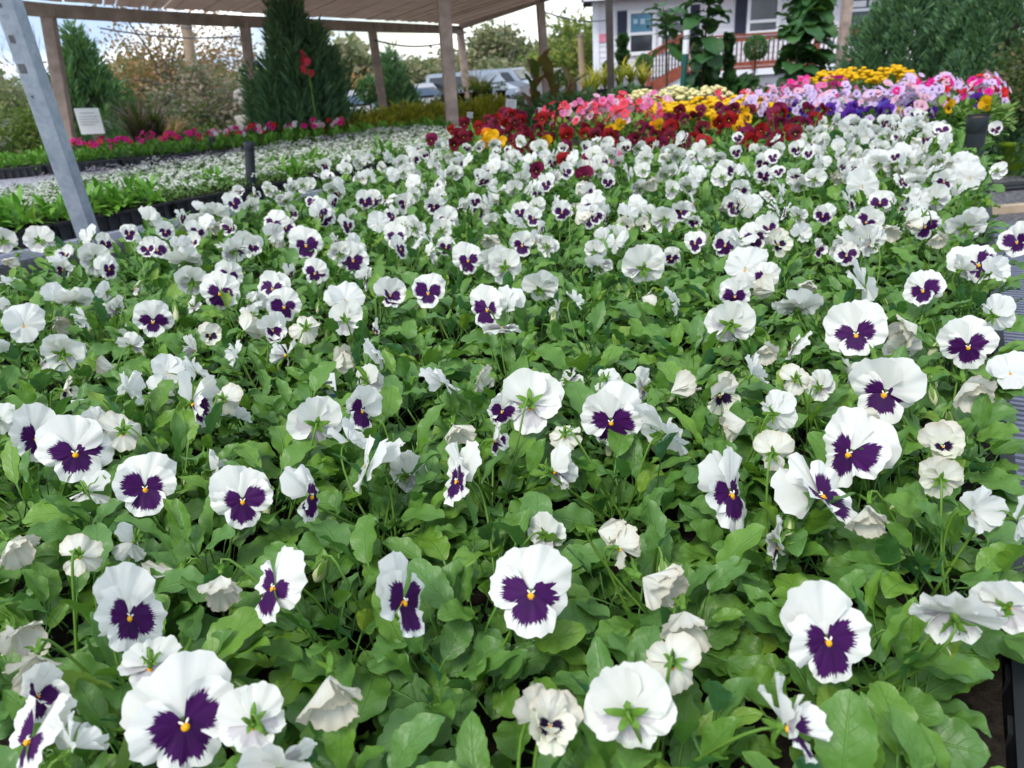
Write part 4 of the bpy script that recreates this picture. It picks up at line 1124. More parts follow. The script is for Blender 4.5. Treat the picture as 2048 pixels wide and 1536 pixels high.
# second bench: green rows, then magenta petunias
C_, D_ = at(-90, 344, .90), at(800, 268, .90)
MD = Vector((D_.x - C_.x, D_.y - C_.y, 0)); MLEN = MD.length; MD.normalize(); MN = Vector((-MD.y, MD.x, 0)); MANG = math.atan2(MD.y, MD.x)
def left2(s, n, z=0.0): return Vector((C_.x, C_.y, 0)) + MD * s + MN * n + Vector((0, 0, z))
table('bench', 'pale grey bench carrying the pink petunia trays', left2, -1.6, MLEN + .3, -.9, 1.0, .775, .815)
for i in range(9):
    for j in range(3):
        s, n = -.75 + .545 * i, .14 + .30 * j
        if s > MLEN + .3: continue
        pink = j >= 2 and s > .55
        t = thing('nursery_tray', 'black tray of %s on the far bench, %s along in %s row' % ('pink petunias' if pink else 'green seedlings', ORD[i], ORD[j]), 'tray', left2(s, n, .816), 'black trays on the petunia bench', MANG, LT)
        obj('soil', LTS, t)
        if s < -.3 and j < 1: continue
        if pink:
            for a in range(3):
                p = left2(s - .18 + .18 * a, n + cr_.uniform(-.03, .03), .885)
                if proj(p)[0] > 715: continue
                right = s > MLEN * .52
                petunia_plant(p, ['magenta', 'hotpink', 'scarlet', 'snow', 'palepink'] if right else ['hotpink', 'magenta', 'hotpink', 'coral'], 14, ('mixed red and white' if right else 'hot pink') + ' petunia, %s along the pink row on the far bench' % ORD[i * 3 + a - 3], 'petunias on the far bench', .85, .13, .13)
        else:
            for a in range(4):
                for b in range(2):
                    p = left2(s - .2 + .133 * a + cr_.uniform(-.015, .015), n - .065 + .13 * b, .885)
                    q = thing('leafy_seedling', 'green seedling on the petunia bench, in the %s tray along, %s row' % (ORD[i], ORD[j]), 'seedling', p, 'green seedlings on the far bench')
                    o = obj('foliage', cr_.choice(SEED_FOL), q, (0, 0, 0), (0, 0, cr_.uniform(0, 6.28)), cr_.uniform(.8, 1.1)); o['kind'] = 'stuff'
# ------------------------------------------------------------------ galvanised post, sign
pb, pt_ = aty(180, 478, 3.22), aty(-6, -60, 2.98)
dv = (pt_ - pb).normalized()
p0 = pb - dv * (pb.z / dv.z); p1 = pb + dv * 2.6
t = thing('galvanised_post', 'leaning galvanised square steel post standing in the gap between the beds', 'post', p0)
def prism(mb, a, b, w, ang, wall=None, mi=0):
    a, b = Vector(a), Vector(b); d = (b - a).normalized()
    x = Matrix.Rotation(ang, 3, d) @ d.cross(Vector((0, 1, 0))).normalized(); y = d.cross(x)
    rows = []
    for p in (a, b):
        rows.append([p + (x * sx + y * sy) * (w / 2) for sx, sy in ((-.88, -1), (.88, -1), (1, -.88), (1, .88), (.88, 1), (-.88, 1), (-1, .88), (-1, -.88))])
    mb.grid(rows, None, mi, wrap=True); mb.add(rows[1], [tuple(range(8))], mi)
    return x, y
mb = MB(); gx, gy = prism(mb, p0, p1, .070, R(2)); part('tube', mb, M['galvanised'], t)
def face_dir():
    c = [gx, -gx, gy, -gy]; c.sort(key=lambda q: q.y); return c[:2]
fd = [min((gx, -gx, gy, -gy), key=lambda q: q.y), max((gx, -gx, gy, -gy), key=lambda q: q.x)]
for q, (dist, f, wd, ht) in enumerate(((.95, 0, .022, .034), (.91, 0, .010, .014), (.80, 0, .018, .026), (.70, 0, .024, .032), (.98, 1, .02, .02), (.60, 0, .008, .008))):
    n_ = fd[f]; c = pb + dv * dist + n_ * .0356 + fd[1] * (-.012 if f == 0 else 0)
    sx_ = n_.cross(dv)
    mb = MB(); mb.box(c, (wd / 2, ht / 2, .001), 0, Matrix((sx_, dv, n_)).transposed()); part('slot_plate', mb, M['mat_grey'], t)
sp = at(203, 306, .88)
t = thing('plant_sign', 'white printed price board on a thin stake before the pink petunias', 'sign', sp)
a, b = sp, aty(184, 262, sp.y - .02)
mb = MB(); mb.tube([a, b], .011, 8); part('stake', mb, M['stone_pale'], t, True)
cs = [aty(x, y, sp.y - .06) for x, y in ((147, 217), (196, 216), (210, 267), (163, 269))]
nrm = (cs[1] - cs[0]).cross(cs[3] - cs[0]).normalized()
mb = MB(); mb.add(cs + [c - nrm * -.008 for c in cs], [(0, 1, 2, 3), (7, 6, 5, 4), (0, 4, 5, 1), (1, 5, 6, 2), (2, 6, 7, 3), (3, 7, 4, 0)]); part('board', mb, M['board_white'], t)
fn_ = nrm if nrm.y < 0 else -nrm
for v, u0, u1 in ((.16, .2, .8), (.30, .12, .88), (.40, .12, .86), (.50, .12, .9), (.60, .12, .7)):
    l = lambda u, w: cs[0].lerp(cs[1], u).lerp(cs[3].lerp(cs[2], u), w) + fn_ * .0095
    mb = MB(); mb.add([l(u0, v), l(u1, v), l(u1, v + .035), l(u0, v + .035)], [(0, 1, 2, 3)]); part('print_line', mb, M['print_grey'], t)
def small_sign(px, py, w, Y, label, stake=True):
    p = aty(px, py, Y); t = thing('plant_sign', label, 'sign', p, 'small white signs by the shrubs')
    s = w * Y / FPX
    mb = MB(); mb.box(p, (s / 2, .006, s / 2 * .95), 0, Matrix.Rotation(R(8), 3, 'Y')); part('board', mb, M['board_white'], t)
    for k_ in range(3):
        mb = MB(); mb.box(p + Vector((0, -.008, s * (.22 - .2 * k_))), (s * .32, .001, s * .03)); part('print_line', mb, M['print_grey'], t)
    mb = MB(); mb.tube([Vector((p.x, p.y + .01, p.z - s * .4)), Vector((p.x, p.y + .01, p.z - .6))], .008, 6); part('stake', mb, M['stone_pale'], t, True)
small_sign(1022, 209, 20, 8.2, 'small white sign on a stake by the dark-leaved cannas')
small_sign(940, 230, 11, 8.3, 'tiny white label stake before the golden shrubs')
small_sign(795, 254, 15, 8.0, 'white label on a stake beside the leaning brown post')
small_sign(1080, 220, 9, 7.6, 'narrow white label leaning before the dark ground cover')

# ------------------------------------------------------------------ shade pergola
t = thing('shade_pergola', 'weathered brown lath shade pergola on leaning wooden posts', 'pergola', aty(760, 240, 9.5))
t.location.z = 0
def post(x0, y0, x1, y1, Y, w, mat='wood_brown', drop=True):
    a, b = aty(x0, y0, Y), aty(x1, y1, Y)
    d = (b - a).normalized(); a = a - d * (a.z / d.z)
    mb = MB(); prism(mb, a, b, w * Y / FPX, R(8)); part('post', mb, M[mat], t)
post(905, 250, 886, -8, 7.0, 23); post(770, 240, 744, 60, 9.5, 16); post(936, 205, 919, 56, 12.2, 13); post(505, 190, 489, 44, 8.4, 17)
post(128, 220, 95, 26, 7.0, 21); post(1094, 195, 1080, 2, 9.6, 14); post(1222, 185, 1217, -30, 10.2, 11, 'post_dark')
bp = [aty(-150, -2, 6.4), aty(109, 22, 7.0), aty(300, 34, 7.6), aty(490, 43, 8.4), aty(745, 54, 9.5), aty(921, 60, 12.2)]
for i in range(5):
    mb = MB(); mb.beam(bp[i], bp[i + 1], .05, .105); part('beam', mb, M['beam_brown'], t)
up_ = Vector((0, 0, .075))
nearL, nearR = aty(-900, -400, 3.4), aty(1330, -75, 7.4)
def far_edge(f):
    q = f * 5; i = min(4, int(q)); return bp[i].lerp(bp[i + 1], q - i) + up_
fl = [0.0]
for i in range(200): fl.append(fl[-1] + (far_edge((i + 1) / 200) - far_edge(i / 200)).length)
TOT = fl[-1]
ns = int(TOT / .105)
for k in range(ns):
    def fp(dist):
        j = next(i for i, q in enumerate(fl) if q >= dist - 1e-6); return j / 200
    f0, f1 = fp(TOT * k / ns), fp(TOT * (k + (.99 if k > ns * .30 else .93)) / ns)
    a0, a1 = far_edge(f0), far_edge(f1); b0, b1 = nearL.lerp(nearR, f0), nearL.lerp(nearR, f1)
    j = Vector((0, 0, random.Random(k).uniform(-.008, .008)))
    lo = [a0 + j, a1 + j, b1 + j, b0 + j]; hi = [q + Vector((0, 0, .02)) for q in lo]
    mb = MB(); mb.add(lo + hi, [(0, 1, 2, 3), (7, 6, 5, 4), (0, 4, 5, 1), (1, 5, 6, 2), (2, 6, 7, 3), (3, 7, 4, 0)]); part('slat', mb, M['lath_brown'], t)
mb = MB(); mb.beam(bp[5] + Vector((0, 0, .05)), nearR + Vector((0, 0, .05)), .04, .09); part('edge_beam', mb, M['lath_brown'], t)
def cable(label, *pts):
    t = thing('overhead_cable', label, 'cable', pts[0])
    a, b = pts; q = [a.lerp(b, k / 8) - Vector((0, 0, .05 * math.sin(math.pi * k / 8))) for k in range(9)]
    mb = MB(); mb.tube(q, .009, 5); part('wire', mb, M['cable_grey'], t, True)
cable('grey cable hung across the pale sky behind the conifers', aty(200, 56, 8.5), aty(492, 72, 8.4))
cable('grey cable between two pergola posts', aty(748, 80, 9.4), aty(892, 86, 9.0))
cable('grey cable running from the pergola to the house corner', aty(1088, 24, 9.6), aty(1218, 40, 12))

# ------------------------------------------------------------------ trees and shrubs
tr_ = random.Random(5)
def spray_crown(fn, n, L_, W_, mat, seed, nv=2):
    """fn(rng) -> (position, outward direction); small bent leaf sprays through the volume"""
    r_ = random.Random(seed); mb = MB()
    for _ in range(n):
        p, d = fn(r_)
        d = d.normalized(); x = d.orthogonal().normalized(); x = Matrix.Rotation(r_.uniform(0, 6.28), 3, d) @ x
        nn = d.cross(x); s = r_.uniform(.65, 1.35); l, w = L_ * s, W_ * s
        b = nn * (l * r_.uniform(-.25, .25))
        mb.add([p - x * w * .25, p + x * w * .25, p + d * l * .5 + x * w * .5 + b * .3, p + d * l * .5 - x * w * .5 + b * .3, p + d * l + b], [(0, 1, 2, 3), (3, 2, 4)], 0, [(.3, 0), (.7, 0), (.9, .5), (.1, .5), (.5, 1)])
    return mb
def trunk_mb(base, h, r, lean=(0, 0), limbs=()):
    mb = MB(); base = Vector(base)
    mb.tube([base, base + Vector((lean[0] * .3, lean[1] * .3, h * .5)), base + Vector((lean[0], lean[1], h))], [r, r * .8, r * .45], 9)
    for a, b, rr in limbs:
        mid = (Vector(a) + Vector(b)) / 2 + Vector((0, 0, .06 * (Vector(b) - Vector(a)).length))
        mb.tube([a, mid, b], [rr, rr * .7, rr * .25], 6)
    return mb
def conifer(base, H, Rb, label, n, mat='conifer_leaf', seed=1, L_=.10, W_=.017, shape=.8, group=None, name='conifer_tree'):
    base = Vector((base.x, base.y, 0)); t = thing(name, label, 'tree', base, group)
    r0 = random.Random(seed)
    shoots = []
    for _ in range(150):
        a = r0.uniform(0, 6.28); h = r0.random() ** 1.15
        rad = Rb * (1 - h ** 1.3) ** shape * (.72 + .28 * min(1, h * 6)) * (.3 + .7 * r0.random() ** .45)
        shoots.append((Vector((rad * math.cos(a), rad * math.sin(a), H * (.03 + .80 * h))), r0.uniform(.10, .32) * H))
    def fn(r_):
        c, ln = r_.choice(shoots); k = r_.random()
        rr = Rb * .15 * (1 - k * .85) + .015
        a = r_.uniform(0, 6.28)
        p = base + c + Vector((rr * math.cos(a), rr * math.sin(a), ln * (k - .35)))
        p.z = max(p.z, .02)
        return p, Vector((math.cos(a) * .7 + c.x * .35 / Rb, math.sin(a) * .7 + c.y * .35 / Rb, .9 + r_.uniform(-.4, .4)))
    part('crown', spray_crown(fn, n, L_, W_, mat, seed), M[mat], t, True)
    part('trunk', trunk_mb(base, H * .7, Rb * .06 + .02), M['bark'], t, True)
    return t
def broadleaf(base, H, Rx, Rz, zc, label, n, mat, seed, L_=.12, W_=.07, trunk='bark_grey', r=.10, cl=26, group=None, name='broadleaf_tree', spread=.33):
    base = Vector((base.x, base.y, ground_z(base.x, base.y))); H -= base.z; zc -= base.z; t = thing(name, label, 'tree', base, group)
    r0 = random.Random(seed); cs_ = []
    for _ in range(cl):
        d = Vector((r0.gauss(0, 1), r0.gauss(0, 1), r0.gauss(0, 1))).normalized() * (r0.random() ** .5)
        cs_.append((base + Vector((d.x * Rx, d.y * Rx, zc + d.z * Rz)), r0.uniform(.6, 1.25)))
    def fn(r_):
        c, s = r_.choice(cs_)
        o = Vector((r_.gauss(0, 1), r_.gauss(0, 1), r_.gauss(0, .8))) * (Rx * spread * .55 * s)
        p = c + o; p.z = max(p.z, base.z + .03)
        return p, Vector((r_.gauss(0, 1), r_.gauss(0, 1), r_.gauss(0, .7)))
    part('crown', spray_crown(fn, n, L_, W_, mat, seed), M[mat], t, True)
    top = base + Vector((0, 0, zc))
    limbs = [(top - Vector((0, 0, Rz * .4)), c, r * .35) for c, _s in cs_[::2]]
    part('trunk', trunk_mb(base, zc, r, (0, 0), limbs), M[trunk], t, True)
    return t
def px_tree(fn_, px, top, Y, **kw):
    p = aty(px, 200, Y); H = aty(px, top, Y).z
    return fn_(p, H, **kw)
px_tree(conifer, 178, 42, 9.5, Rb=.64, label='dark green columnar conifer behind the white price board', n=19000, seed=11, mat='conifer_light', shape=.7)
px_tree(conifer, 603, -30, 7.75, Rb=.60, label='large upright dark conifer with a pink flower stalk before it', n=26000, seed=12, shape=.50)
px_tree(conifer, 792, 92, 11.0, Rb=.42, label='narrow dark evergreen behind the leaning pergola post', n=13000, seed=13, shape=.6)
t_ = px_tree(broadleaf, 345, 50, 20.0, Rx=1.85, Rz=1.5, zc=1.9, label='autumn tree with thin orange-brown foliage between the conifers', n=5600, mat='autumn_leaf', seed=14, L_=.085, W_=.05, cl=60)
t_ = px_tree(broadleaf, 400, 150, 12.5, Rx=.85, Rz=.62, zc=.95, label='grey-brown bushy shrub below the autumn tree', n=8000, mat='grey_leaf', seed=15, L_=.06, W_=.035, r=.03, cl=30, name='shrub')
t_ = px_tree(broadleaf, 320, 215, 11.5, Rx=1.4, Rz=.36, zc=.52, label='low mixed green shrub behind the pink petunias', n=4200, mat='bush_leaf', seed=16, L_=.07, W_=.04, r=.03, cl=34, name='shrub')
t_ = px_tree(broadleaf, 480, 225, 11.0, Rx=.6, Rz=.42, zc=.5, label='low dark shrub beside the big conifer', n=2600, mat='bush_leaf', seed=17, L_=.07, W_=.04, r=.03, cl=20, name='shrub')
t_ = px_tree(broadleaf, 30, 195, 11.0, Rx=1.0, Rz=.50, zc=.72, label='olive green hedge shrub at the far left', n=7000, mat='hedge_leaf', seed=18, L_=.06, W_=.03, r=.03, cl=46, name='shrub')
t_ = px_tree(broadleaf, -160, 190, 11.5, Rx=1.2, Rz=.55, zc=.75, label='olive green hedge shrub past the steel post', n=4000, mat='hedge_leaf', seed=19, L_=.07, W_=.035, r=.03, cl=30, name='shrub')
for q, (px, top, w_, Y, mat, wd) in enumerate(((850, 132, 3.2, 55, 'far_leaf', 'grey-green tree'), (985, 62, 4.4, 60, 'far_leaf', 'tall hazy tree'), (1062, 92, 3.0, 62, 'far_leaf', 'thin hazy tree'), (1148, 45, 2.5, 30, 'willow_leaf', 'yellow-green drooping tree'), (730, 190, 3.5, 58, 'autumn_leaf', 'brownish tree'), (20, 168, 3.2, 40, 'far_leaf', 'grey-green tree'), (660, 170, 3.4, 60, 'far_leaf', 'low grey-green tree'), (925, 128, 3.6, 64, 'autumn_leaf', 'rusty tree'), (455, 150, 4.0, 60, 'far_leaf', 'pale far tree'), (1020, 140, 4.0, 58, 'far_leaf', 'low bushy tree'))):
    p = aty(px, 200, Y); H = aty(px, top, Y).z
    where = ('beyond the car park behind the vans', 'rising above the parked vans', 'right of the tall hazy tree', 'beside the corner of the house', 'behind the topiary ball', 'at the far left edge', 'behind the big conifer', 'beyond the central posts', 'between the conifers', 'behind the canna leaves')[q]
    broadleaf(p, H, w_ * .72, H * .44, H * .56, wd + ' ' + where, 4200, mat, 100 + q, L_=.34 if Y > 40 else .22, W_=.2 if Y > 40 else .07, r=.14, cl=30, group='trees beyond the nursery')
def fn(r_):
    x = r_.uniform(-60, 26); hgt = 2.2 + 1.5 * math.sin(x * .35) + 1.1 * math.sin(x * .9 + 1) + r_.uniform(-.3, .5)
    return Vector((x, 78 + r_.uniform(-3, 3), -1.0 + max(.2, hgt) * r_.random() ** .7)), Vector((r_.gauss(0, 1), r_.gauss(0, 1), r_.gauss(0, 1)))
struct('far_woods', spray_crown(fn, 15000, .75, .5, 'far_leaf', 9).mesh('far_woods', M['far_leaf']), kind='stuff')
def bare_tree(px, top, Y, label, seed):
    p = aty(px, 200, Y); p.z = ground_z(p.x, p.y); H = aty(px, top, Y).z - p.z
    t = thing('bare_tree', label, 'tree', p, 'leafless trees against the sky'); r0 = random.Random(seed); mb = MB()
    def br(a, d, l, r, dep):
        b = a + d * l; mb.tube([a, (a + b) / 2 + Vector((r0.gauss(0, .03), 0, 0)) * l, b], [r, r * .8, r * .5], 5)
        if dep:
            for _ in range(r0.choice((2, 3))):
                nd = (d + Vector((r0.gauss(0, .5), r0.gauss(0, .5), r0.uniform(-.1, .45)))).normalized(); br(b, nd, l * r0.uniform(.6, .8), r * .55, dep - 1)
    br(p, Vector((0, 0, 1)), H * .34, H * .016, 4); part('branches', mb, M['bark_grey'], t, True)
bare_tree(1135, -10, 40, 'bare grey tree above the willow against the sky', 3); bare_tree(72, 40, 26, 'thin bare tree left of the columnar conifer', 4); bare_tree(1030, 45, 58, 'leafless tree crown above the hazy trees', 5)
t = thing('utility_pole', 'tan wooden pole behind the orange autumn tree', 'pole', aty(385, 200, 16)); t.location.z = 0
mb = MB(); a, b = aty(392, 190, 16), aty(372, 48, 16); d = (b - a).normalized(); a = a - d * (a.z / d.z); mb.tube([a, b], [.12, .10], 10); part('shaft', mb, M['pole_tan'], t, True)
mb = MB(); mb.tube([b - d * .08, b + d * .02], [.112, .09], 10); part('cap', mb, M['bark_grey'], t, True)
t = thing('utility_pole', 'slim tan pole by the yellow-green drooping tree', 'pole', aty(1162, 150, 28)); t.location.z = 0
mb = MB(); a, b = aty(1165, 150, 28), aty(1160, 70, 28); d = (b - a).normalized(); a = a - d * (a.z / d.z); mb.tube([a, b], [.13, .10], 10); part('shaft', mb, M['pole_tan'], t, True)
mb = MB(); mb.tube([b - d * .08, b + d * .02], [.112, .09], 10); part('cap', mb, M['bark_grey'], t, True)
# right: big dark conifer mass and the potted bush
for q, (px, top, Y, Rb, H_, lb) in enumerate(((1830, -90, 9.6, .95, None, 'big dark feathery conifer beside the house door'), (2000, -160, 8.6, 1.0, None, 'big dark conifer at the right edge of the beds'), (1745, 95, 10.6, .55, None, 'smaller feathery conifer overlapping the house skirt'))):
    px_tree(conifer, px, top, Y, Rb=Rb * 1.12, label=lb, n=38000 if q < 2 else 13000, seed=31 + q, L_=.07, W_=.022, shape=.38, mat='conifer_leaf' if q < 2 else 'conifer_light')
def pot(t, c, r, h, mat):
    mb = MB(); mb.lathe([(0, 0.0), (r * .78, 0), (r * .96, h * .86), (r * 1.06, h * .87), (r * 1.07, h), (r * .97, h), (r * .93, h * .9), (0, h * .9)], 22, 0, c); part('pot', mb, M[mat], t, True)
gp = at(2022, 346, 0)
t = thing('potted_bush', 'brown-green bush in a lime green pot on the gravel', 'shrub', gp); pot(t, gp, .24, .34, 'lime_pot')
cs_ = [gp + Vector((tr_.gauss(0, .30), tr_.gauss(0, .3), .68 + tr_.gauss(0, .2))) for _ in range(30)]
def fn(r_):
    c = r_.choice(cs_); return c + Vector((r_.gauss(0, .11), r_.gauss(0, .11), r_.gauss(0, .1))), Vector((r_.gauss(0, 1), r_.gauss(0, 1), r_.gauss(0, .8)))
part('foliage', spray_crown(fn, 5600, .05, .03, 'bush_leaf', 3), M['bush_leaf'], t, True, kind='stuff')
part('branches', trunk_mb(gp + Vector((0, 0, .25)), .5, .02, (0, 0), [(gp + Vector((0, 0, .5)), c, .008) for c in cs_[:10]]), M['bark'], t, True)
p2 = at(2075, 330, 0)
t = thing('shrub', 'dark leafy bush crowding beside the lime green pot', 'shrub', p2)
cs2 = [p2 + Vector((tr_.gauss(0, .3), tr_.gauss(0, .3), .5 + tr_.gauss(0, .3))) for _ in range(30)]
def fn(r_):
    c = r_.choice(cs2); return c + Vector((r_.gauss(0, .13), r_.gauss(0, .13), r_.gauss(0, .13))), Vector((r_.gauss(0, 1), r_.gauss(0, 1), r_.gauss(0, .8)))
part('foliage', spray_crown(fn, 4200, .055, .03, 'bush_leaf', 4), M['bush_leaf'], t, True, kind='stuff')
# golden shrubs, dark ground cover, grasses
for q, (px, py, Y, w_) in enumerate(((712, 268, 7.6, .34), (748, 258, 7.9, .30), (810, 246, 8.3, .36), (862, 240, 8.6, .34), (935, 232, 8.9, .36), (985, 225, 9.1, .30), (690, 262, 8.6, .3))):
    b = aty(px, py, Y); z0 = b.z; base = Vector((b.x, b.y, 0))
    t = thing('golden_shrub', 'golden yellow feathery shrub in a black pot, %s from the left' % ORD[q], 'shrub', base, 'golden shrubs beyond the alyssum')
    pot(t, base, .17, max(.2, z0 - .18), 'pot_black')
    def fn(r_, base=base, z0=z0, w_=w_):
        a = r_.uniform(0, 6.28); k = r_.random() ** .5
        p = base + Vector((w_ * k * math.cos(a), w_ * k * math.sin(a), z0 - .1 + (1 - k * k) * .26 * r_.uniform(.3, 1.1)))
        return p, Vector((math.cos(a), math.sin(a), .8 + r_.uniform(-.3, .6)))
    part('foliage', spray_crown(fn, 1500, .075, .016, 'golden_leaf', 40 + q), M['golden_leaf'], t, True, kind='stuff')
def low_mass(px, py, Y, rx, h, mat, n, label, seed, L_=.06, W_=.03, name='shrub', cat='shrub'):
    b = aty(px, py, Y); base = Vector((b.x, b.y, 0)); t = thing(name, label, cat, base)
    zt = b.z
    def fn(r_):
        a = r_.uniform(0, 6.28); k = r_.random() ** .5
        p = base + Vector((rx * k * math.cos(a), rx * .5 * k * math.sin(a), max(.03, zt - h * r_.random() - .1 * k * k + .05 * math.sin(9 * k * math.cos(a)))))
        return p, Vector((math.cos(a) * .7, -.3 + math.sin(a) * .7, .6 + r_.uniform(-.5, .5)))
    part('foliage', spray_crown(fn, n, L_, W_, mat, seed), M[mat], t, True, kind='stuff')
    part('stems', trunk_mb(base, max(.1, zt - .1), .02), M['bark'], t, True)
low_mass(1225, 182, 9.2, 1.05, .7, 'conifer_light', 6500, 'low dark green shrub mass behind the pink petunias', 71)
low_mass(1150, 190, 8.8, .6, .6, 'conifer_leaf', 3000, 'low dark shrub below the canna leaves', 72)
low_mass(1050, 205, 9.8, .9, .6, 'bush_leaf', 3000, 'dim leafy shrub behind the maroon pansies', 73)
low_mass(945, 190, 11.2, .8, .55, 'bush_leaf', 2600, 'dark nursery plants massed behind the golden shrubs', 74)
low_mass(860, 222, 10.5, .7, .5, 'hedge_leaf', 2400, 'green low shrub before the parked cars', 75)
low_mass(660, 235, 10.2, .9, .55, 'bush_leaf', 2600, 'shadowy shrub right of the big conifer', 76)
low_mass(1600, 172, 10.5, .9, .5, 'bush_leaf', 3600, 'leafy green plants below the large-leaved fig', 77)
low_mass(1700, 175, 10.2, .8, .6, 'conifer_light', 3600, 'green undergrowth left of the dark conifers', 78)
low_mass(1440, 160, 12.5, .5, .4, 'fig_leaf', 500, 'bright green large-leaved plant before the deck skirt', 79, .17, .13)
def blade_tuft(base, n, Hh, spread, mat, name, label, cat, w=.012, group=None):
    t = thing(name, label, cat, base, group); r_ = random.Random(int(base.x * 991)); mb = MB()
    for _ in range(n):
        a = r_.uniform(0, 6.28); l = Hh * r_.uniform(.7, 1.15); e = r_.uniform(.9, 1.5); x = z = 0; P, UV = [], []
        for k in range(5):
            ww = w * (1 - k / 4.3); d = Vector((math.cos(a), math.sin(a), 0)); s = Vector((-d.y, d.x, 0))
            c = base + d * x + Vector((0, 0, z)); P.append([c - s * ww, c + s * ww]); UV.append([(.3, k / 4), (.7, k / 4)])
            x += l / 4 * math.cos(e) * spread; z += l / 4 * math.sin(e); e -= r_.uniform(.25, .5)
        mb.grid(P, UV)
    part('blades', mb, M[mat], t, True, kind='stuff')
    return t
for q, (px, py, Y) in enumerate(((1192, 178, 11.0), (1210, 172, 11.3), (1240, 170, 11), (1262, 166, 11.2), (1285, 168, 11.4), (1180, 190, 10.6), (970, 200, 10.2), (955, 190, 10.4))):
    b = aty(px, py, Y); base = Vector((b.x, b.y, b.z - .04))
    t = blade_tuft(base, 60, .5, 1.0, 'golden_leaf', 'variegated_grass', 'yellow striped grass tuft in a black pot, %s of its kind' % ORD[q], 'grass', .012, 'yellow grasses by the house')
    mb = MB(); mb.lathe([(.10, -base.z), (.14, -.02), (.15, 0), (.12, 0)], 14, 0, base); part('pot', mb, M['pot_black'], t, True)
for q, (px, py, Y) in enumerate(((285, 262, 7.6), (312, 255, 7.8), (268, 258, 7.8))):
    b = aty(px, py, Y); blade_tuft(b - Vector((0, 0, .15)), 90, .62, .75, 'purple_leaf', 'fountain_grass', 'dark purple fountain grass, %s clump beside the columnar conifer' % ORD[q], 'grass', .011, 'purple grasses')
for q, (px, py, Y) in enumerate(((330, 268, 8.4), (345, 262, 8.6))):
    b = aty(px, py, Y); blade_tuft(b - Vector((0, 0, .1)), 50, .4, 1.2, 'autumn_leaf', 'straw_grass', 'tan drooping grass right of the purple grass, %s tuft' % ORD[q], 'grass', .008, 'tan grasses')
# big-leaved plants: one mesh shared by all leaves
def big_leaf(L_, W_, mat, p=.8, seed=0, cup=.2, droop=.9):
    mb = MB(); leaf_into(mb, L=L_, W=W_, p=p, q=.6, pet=.05, e_pet=.6, e_bl=.45, droop=droop, cup=cup, ncren=0, wave=.06, seed=seed, nv=8, nu=4, petw=.006); return mb.mesh('leaf', M[mat])
FIG = [big_leaf(.30, .25, 'fig_leaf', 1.1, s) for s in range(3)]
CAN = [big_leaf(.42, .17, 'canna_leaf', .8, s, .3, .5) for s in range(3)]
def big_plant(px, top, bot, Y, nleaf, leaves, label, name, cat, lean=0.0, scale=1.0, stem='bark', sr=.02, pitch=(-.5, 1.0), potmat='pot_black', low=.0):
    a = aty(px, bot, Y); b = aty(px, top, Y); base = Vector((a.x, a.y, 0)); t = thing(name, label, cat, base)
    pot(t, base, .2, .34, potmat); r_ = random.Random(px)
    H0, H1 = max(.4, a.z), b.z
    mb = MB(); mb.tube([base + Vector((0, 0, .25)), base + Vector((lean * .5, 0, (H0 + H1) / 2)), base + Vector((lean, 0, H1 - .03))], [sr, sr * .8, sr * .5], 8); part('stem', mb, M[stem], t, True)
    az = 0
    for i in range(nleaf):
        az += 2.4 + r_.uniform(-.3, .3); h = H0 + (H1 - H0) * (low + (1 - low) * i / nleaf)
        obj('leaf', r_.choice(leaves), t, (lean * (h - H0) / (H1 - H0), 0, h), (r_.uniform(-.25, .25), r_.uniform(*pitch), az), scale * r_.uniform(.75, 1.2))
big_plant(1402, -40, 150, 12.2, 46, FIG, 'young fiddle-leaf fig with leathery leaves beside the white-topped pole', 'fig_tree', 'tree', .1, 1.15)
big_plant(1338, 10, 90, 12.6, 16, FIG, 'sparse fig leaves before the second window', 'fig_tree', 'tree', -.1, 1.0)
big_plant(1612, -50, 165, 11.6, 90, FIG, 'tall dense fiddle-leaf fig before the deck', 'fig_tree', 'tree', .0, 1.15)
big_plant(1590, 30, 150, 11.3, 34, FIG, 'lower leafy fig beside the tall dense one', 'fig_tree', 'tree', .0, 1.1)
big_plant(1068, 138, 225, 9.0, 8, CAN, 'reddish canna with broad leaves left of the pergola post', 'canna_plant', 'plant', .05, .62, 'canna_leaf', .018, (-1.1, -.5))
big_plant(1105, 150, 225, 8.9, 7, CAN, 'bronze canna with broad leaves around the pergola post', 'canna_plant', 'plant', .0, .62, 'canna_leaf', .018, (-1.1, -.4))
big_plant(1130, 158, 225, 9.1, 6, CAN, 'olive canna right of the pergola post', 'canna_plant', 'plant', .08, .6, 'canna_leaf', .018, (-1.0, -.3))
# coral canna stalk before the big conifer
b = aty(616, 135, 7.3); base = Vector((b.x, b.y, 0)); t = thing('canna_stalk', 'coral pink canna flower on a thin stalk before the big conifer', 'flower', base)
mb = MB(); mb.tube([base, b], [.012, .006], 7); part('stalk', mb, M['stem_green'], t, True)
PB = MB(); P_, U_ = petal_grid(.11, R(40), R(90), 0, opn=.5, ruffle=.12, seed=3, nv=5, nu=6); PB.grid(P_, U_); cpm = PB.mesh('petal', M['petunia_coral'])
for q in range(9): obj('petal', cpm, t, b - base + Vector((tr_.uniform(-.05, .05), tr_.uniform(-.03, .03), tr_.uniform(-.09, .07))), (tr_.uniform(.6, 1.6), tr_.uniform(-.5, .5), tr_.uniform(0, 6.28)), tr_.uniform(.6, .9))
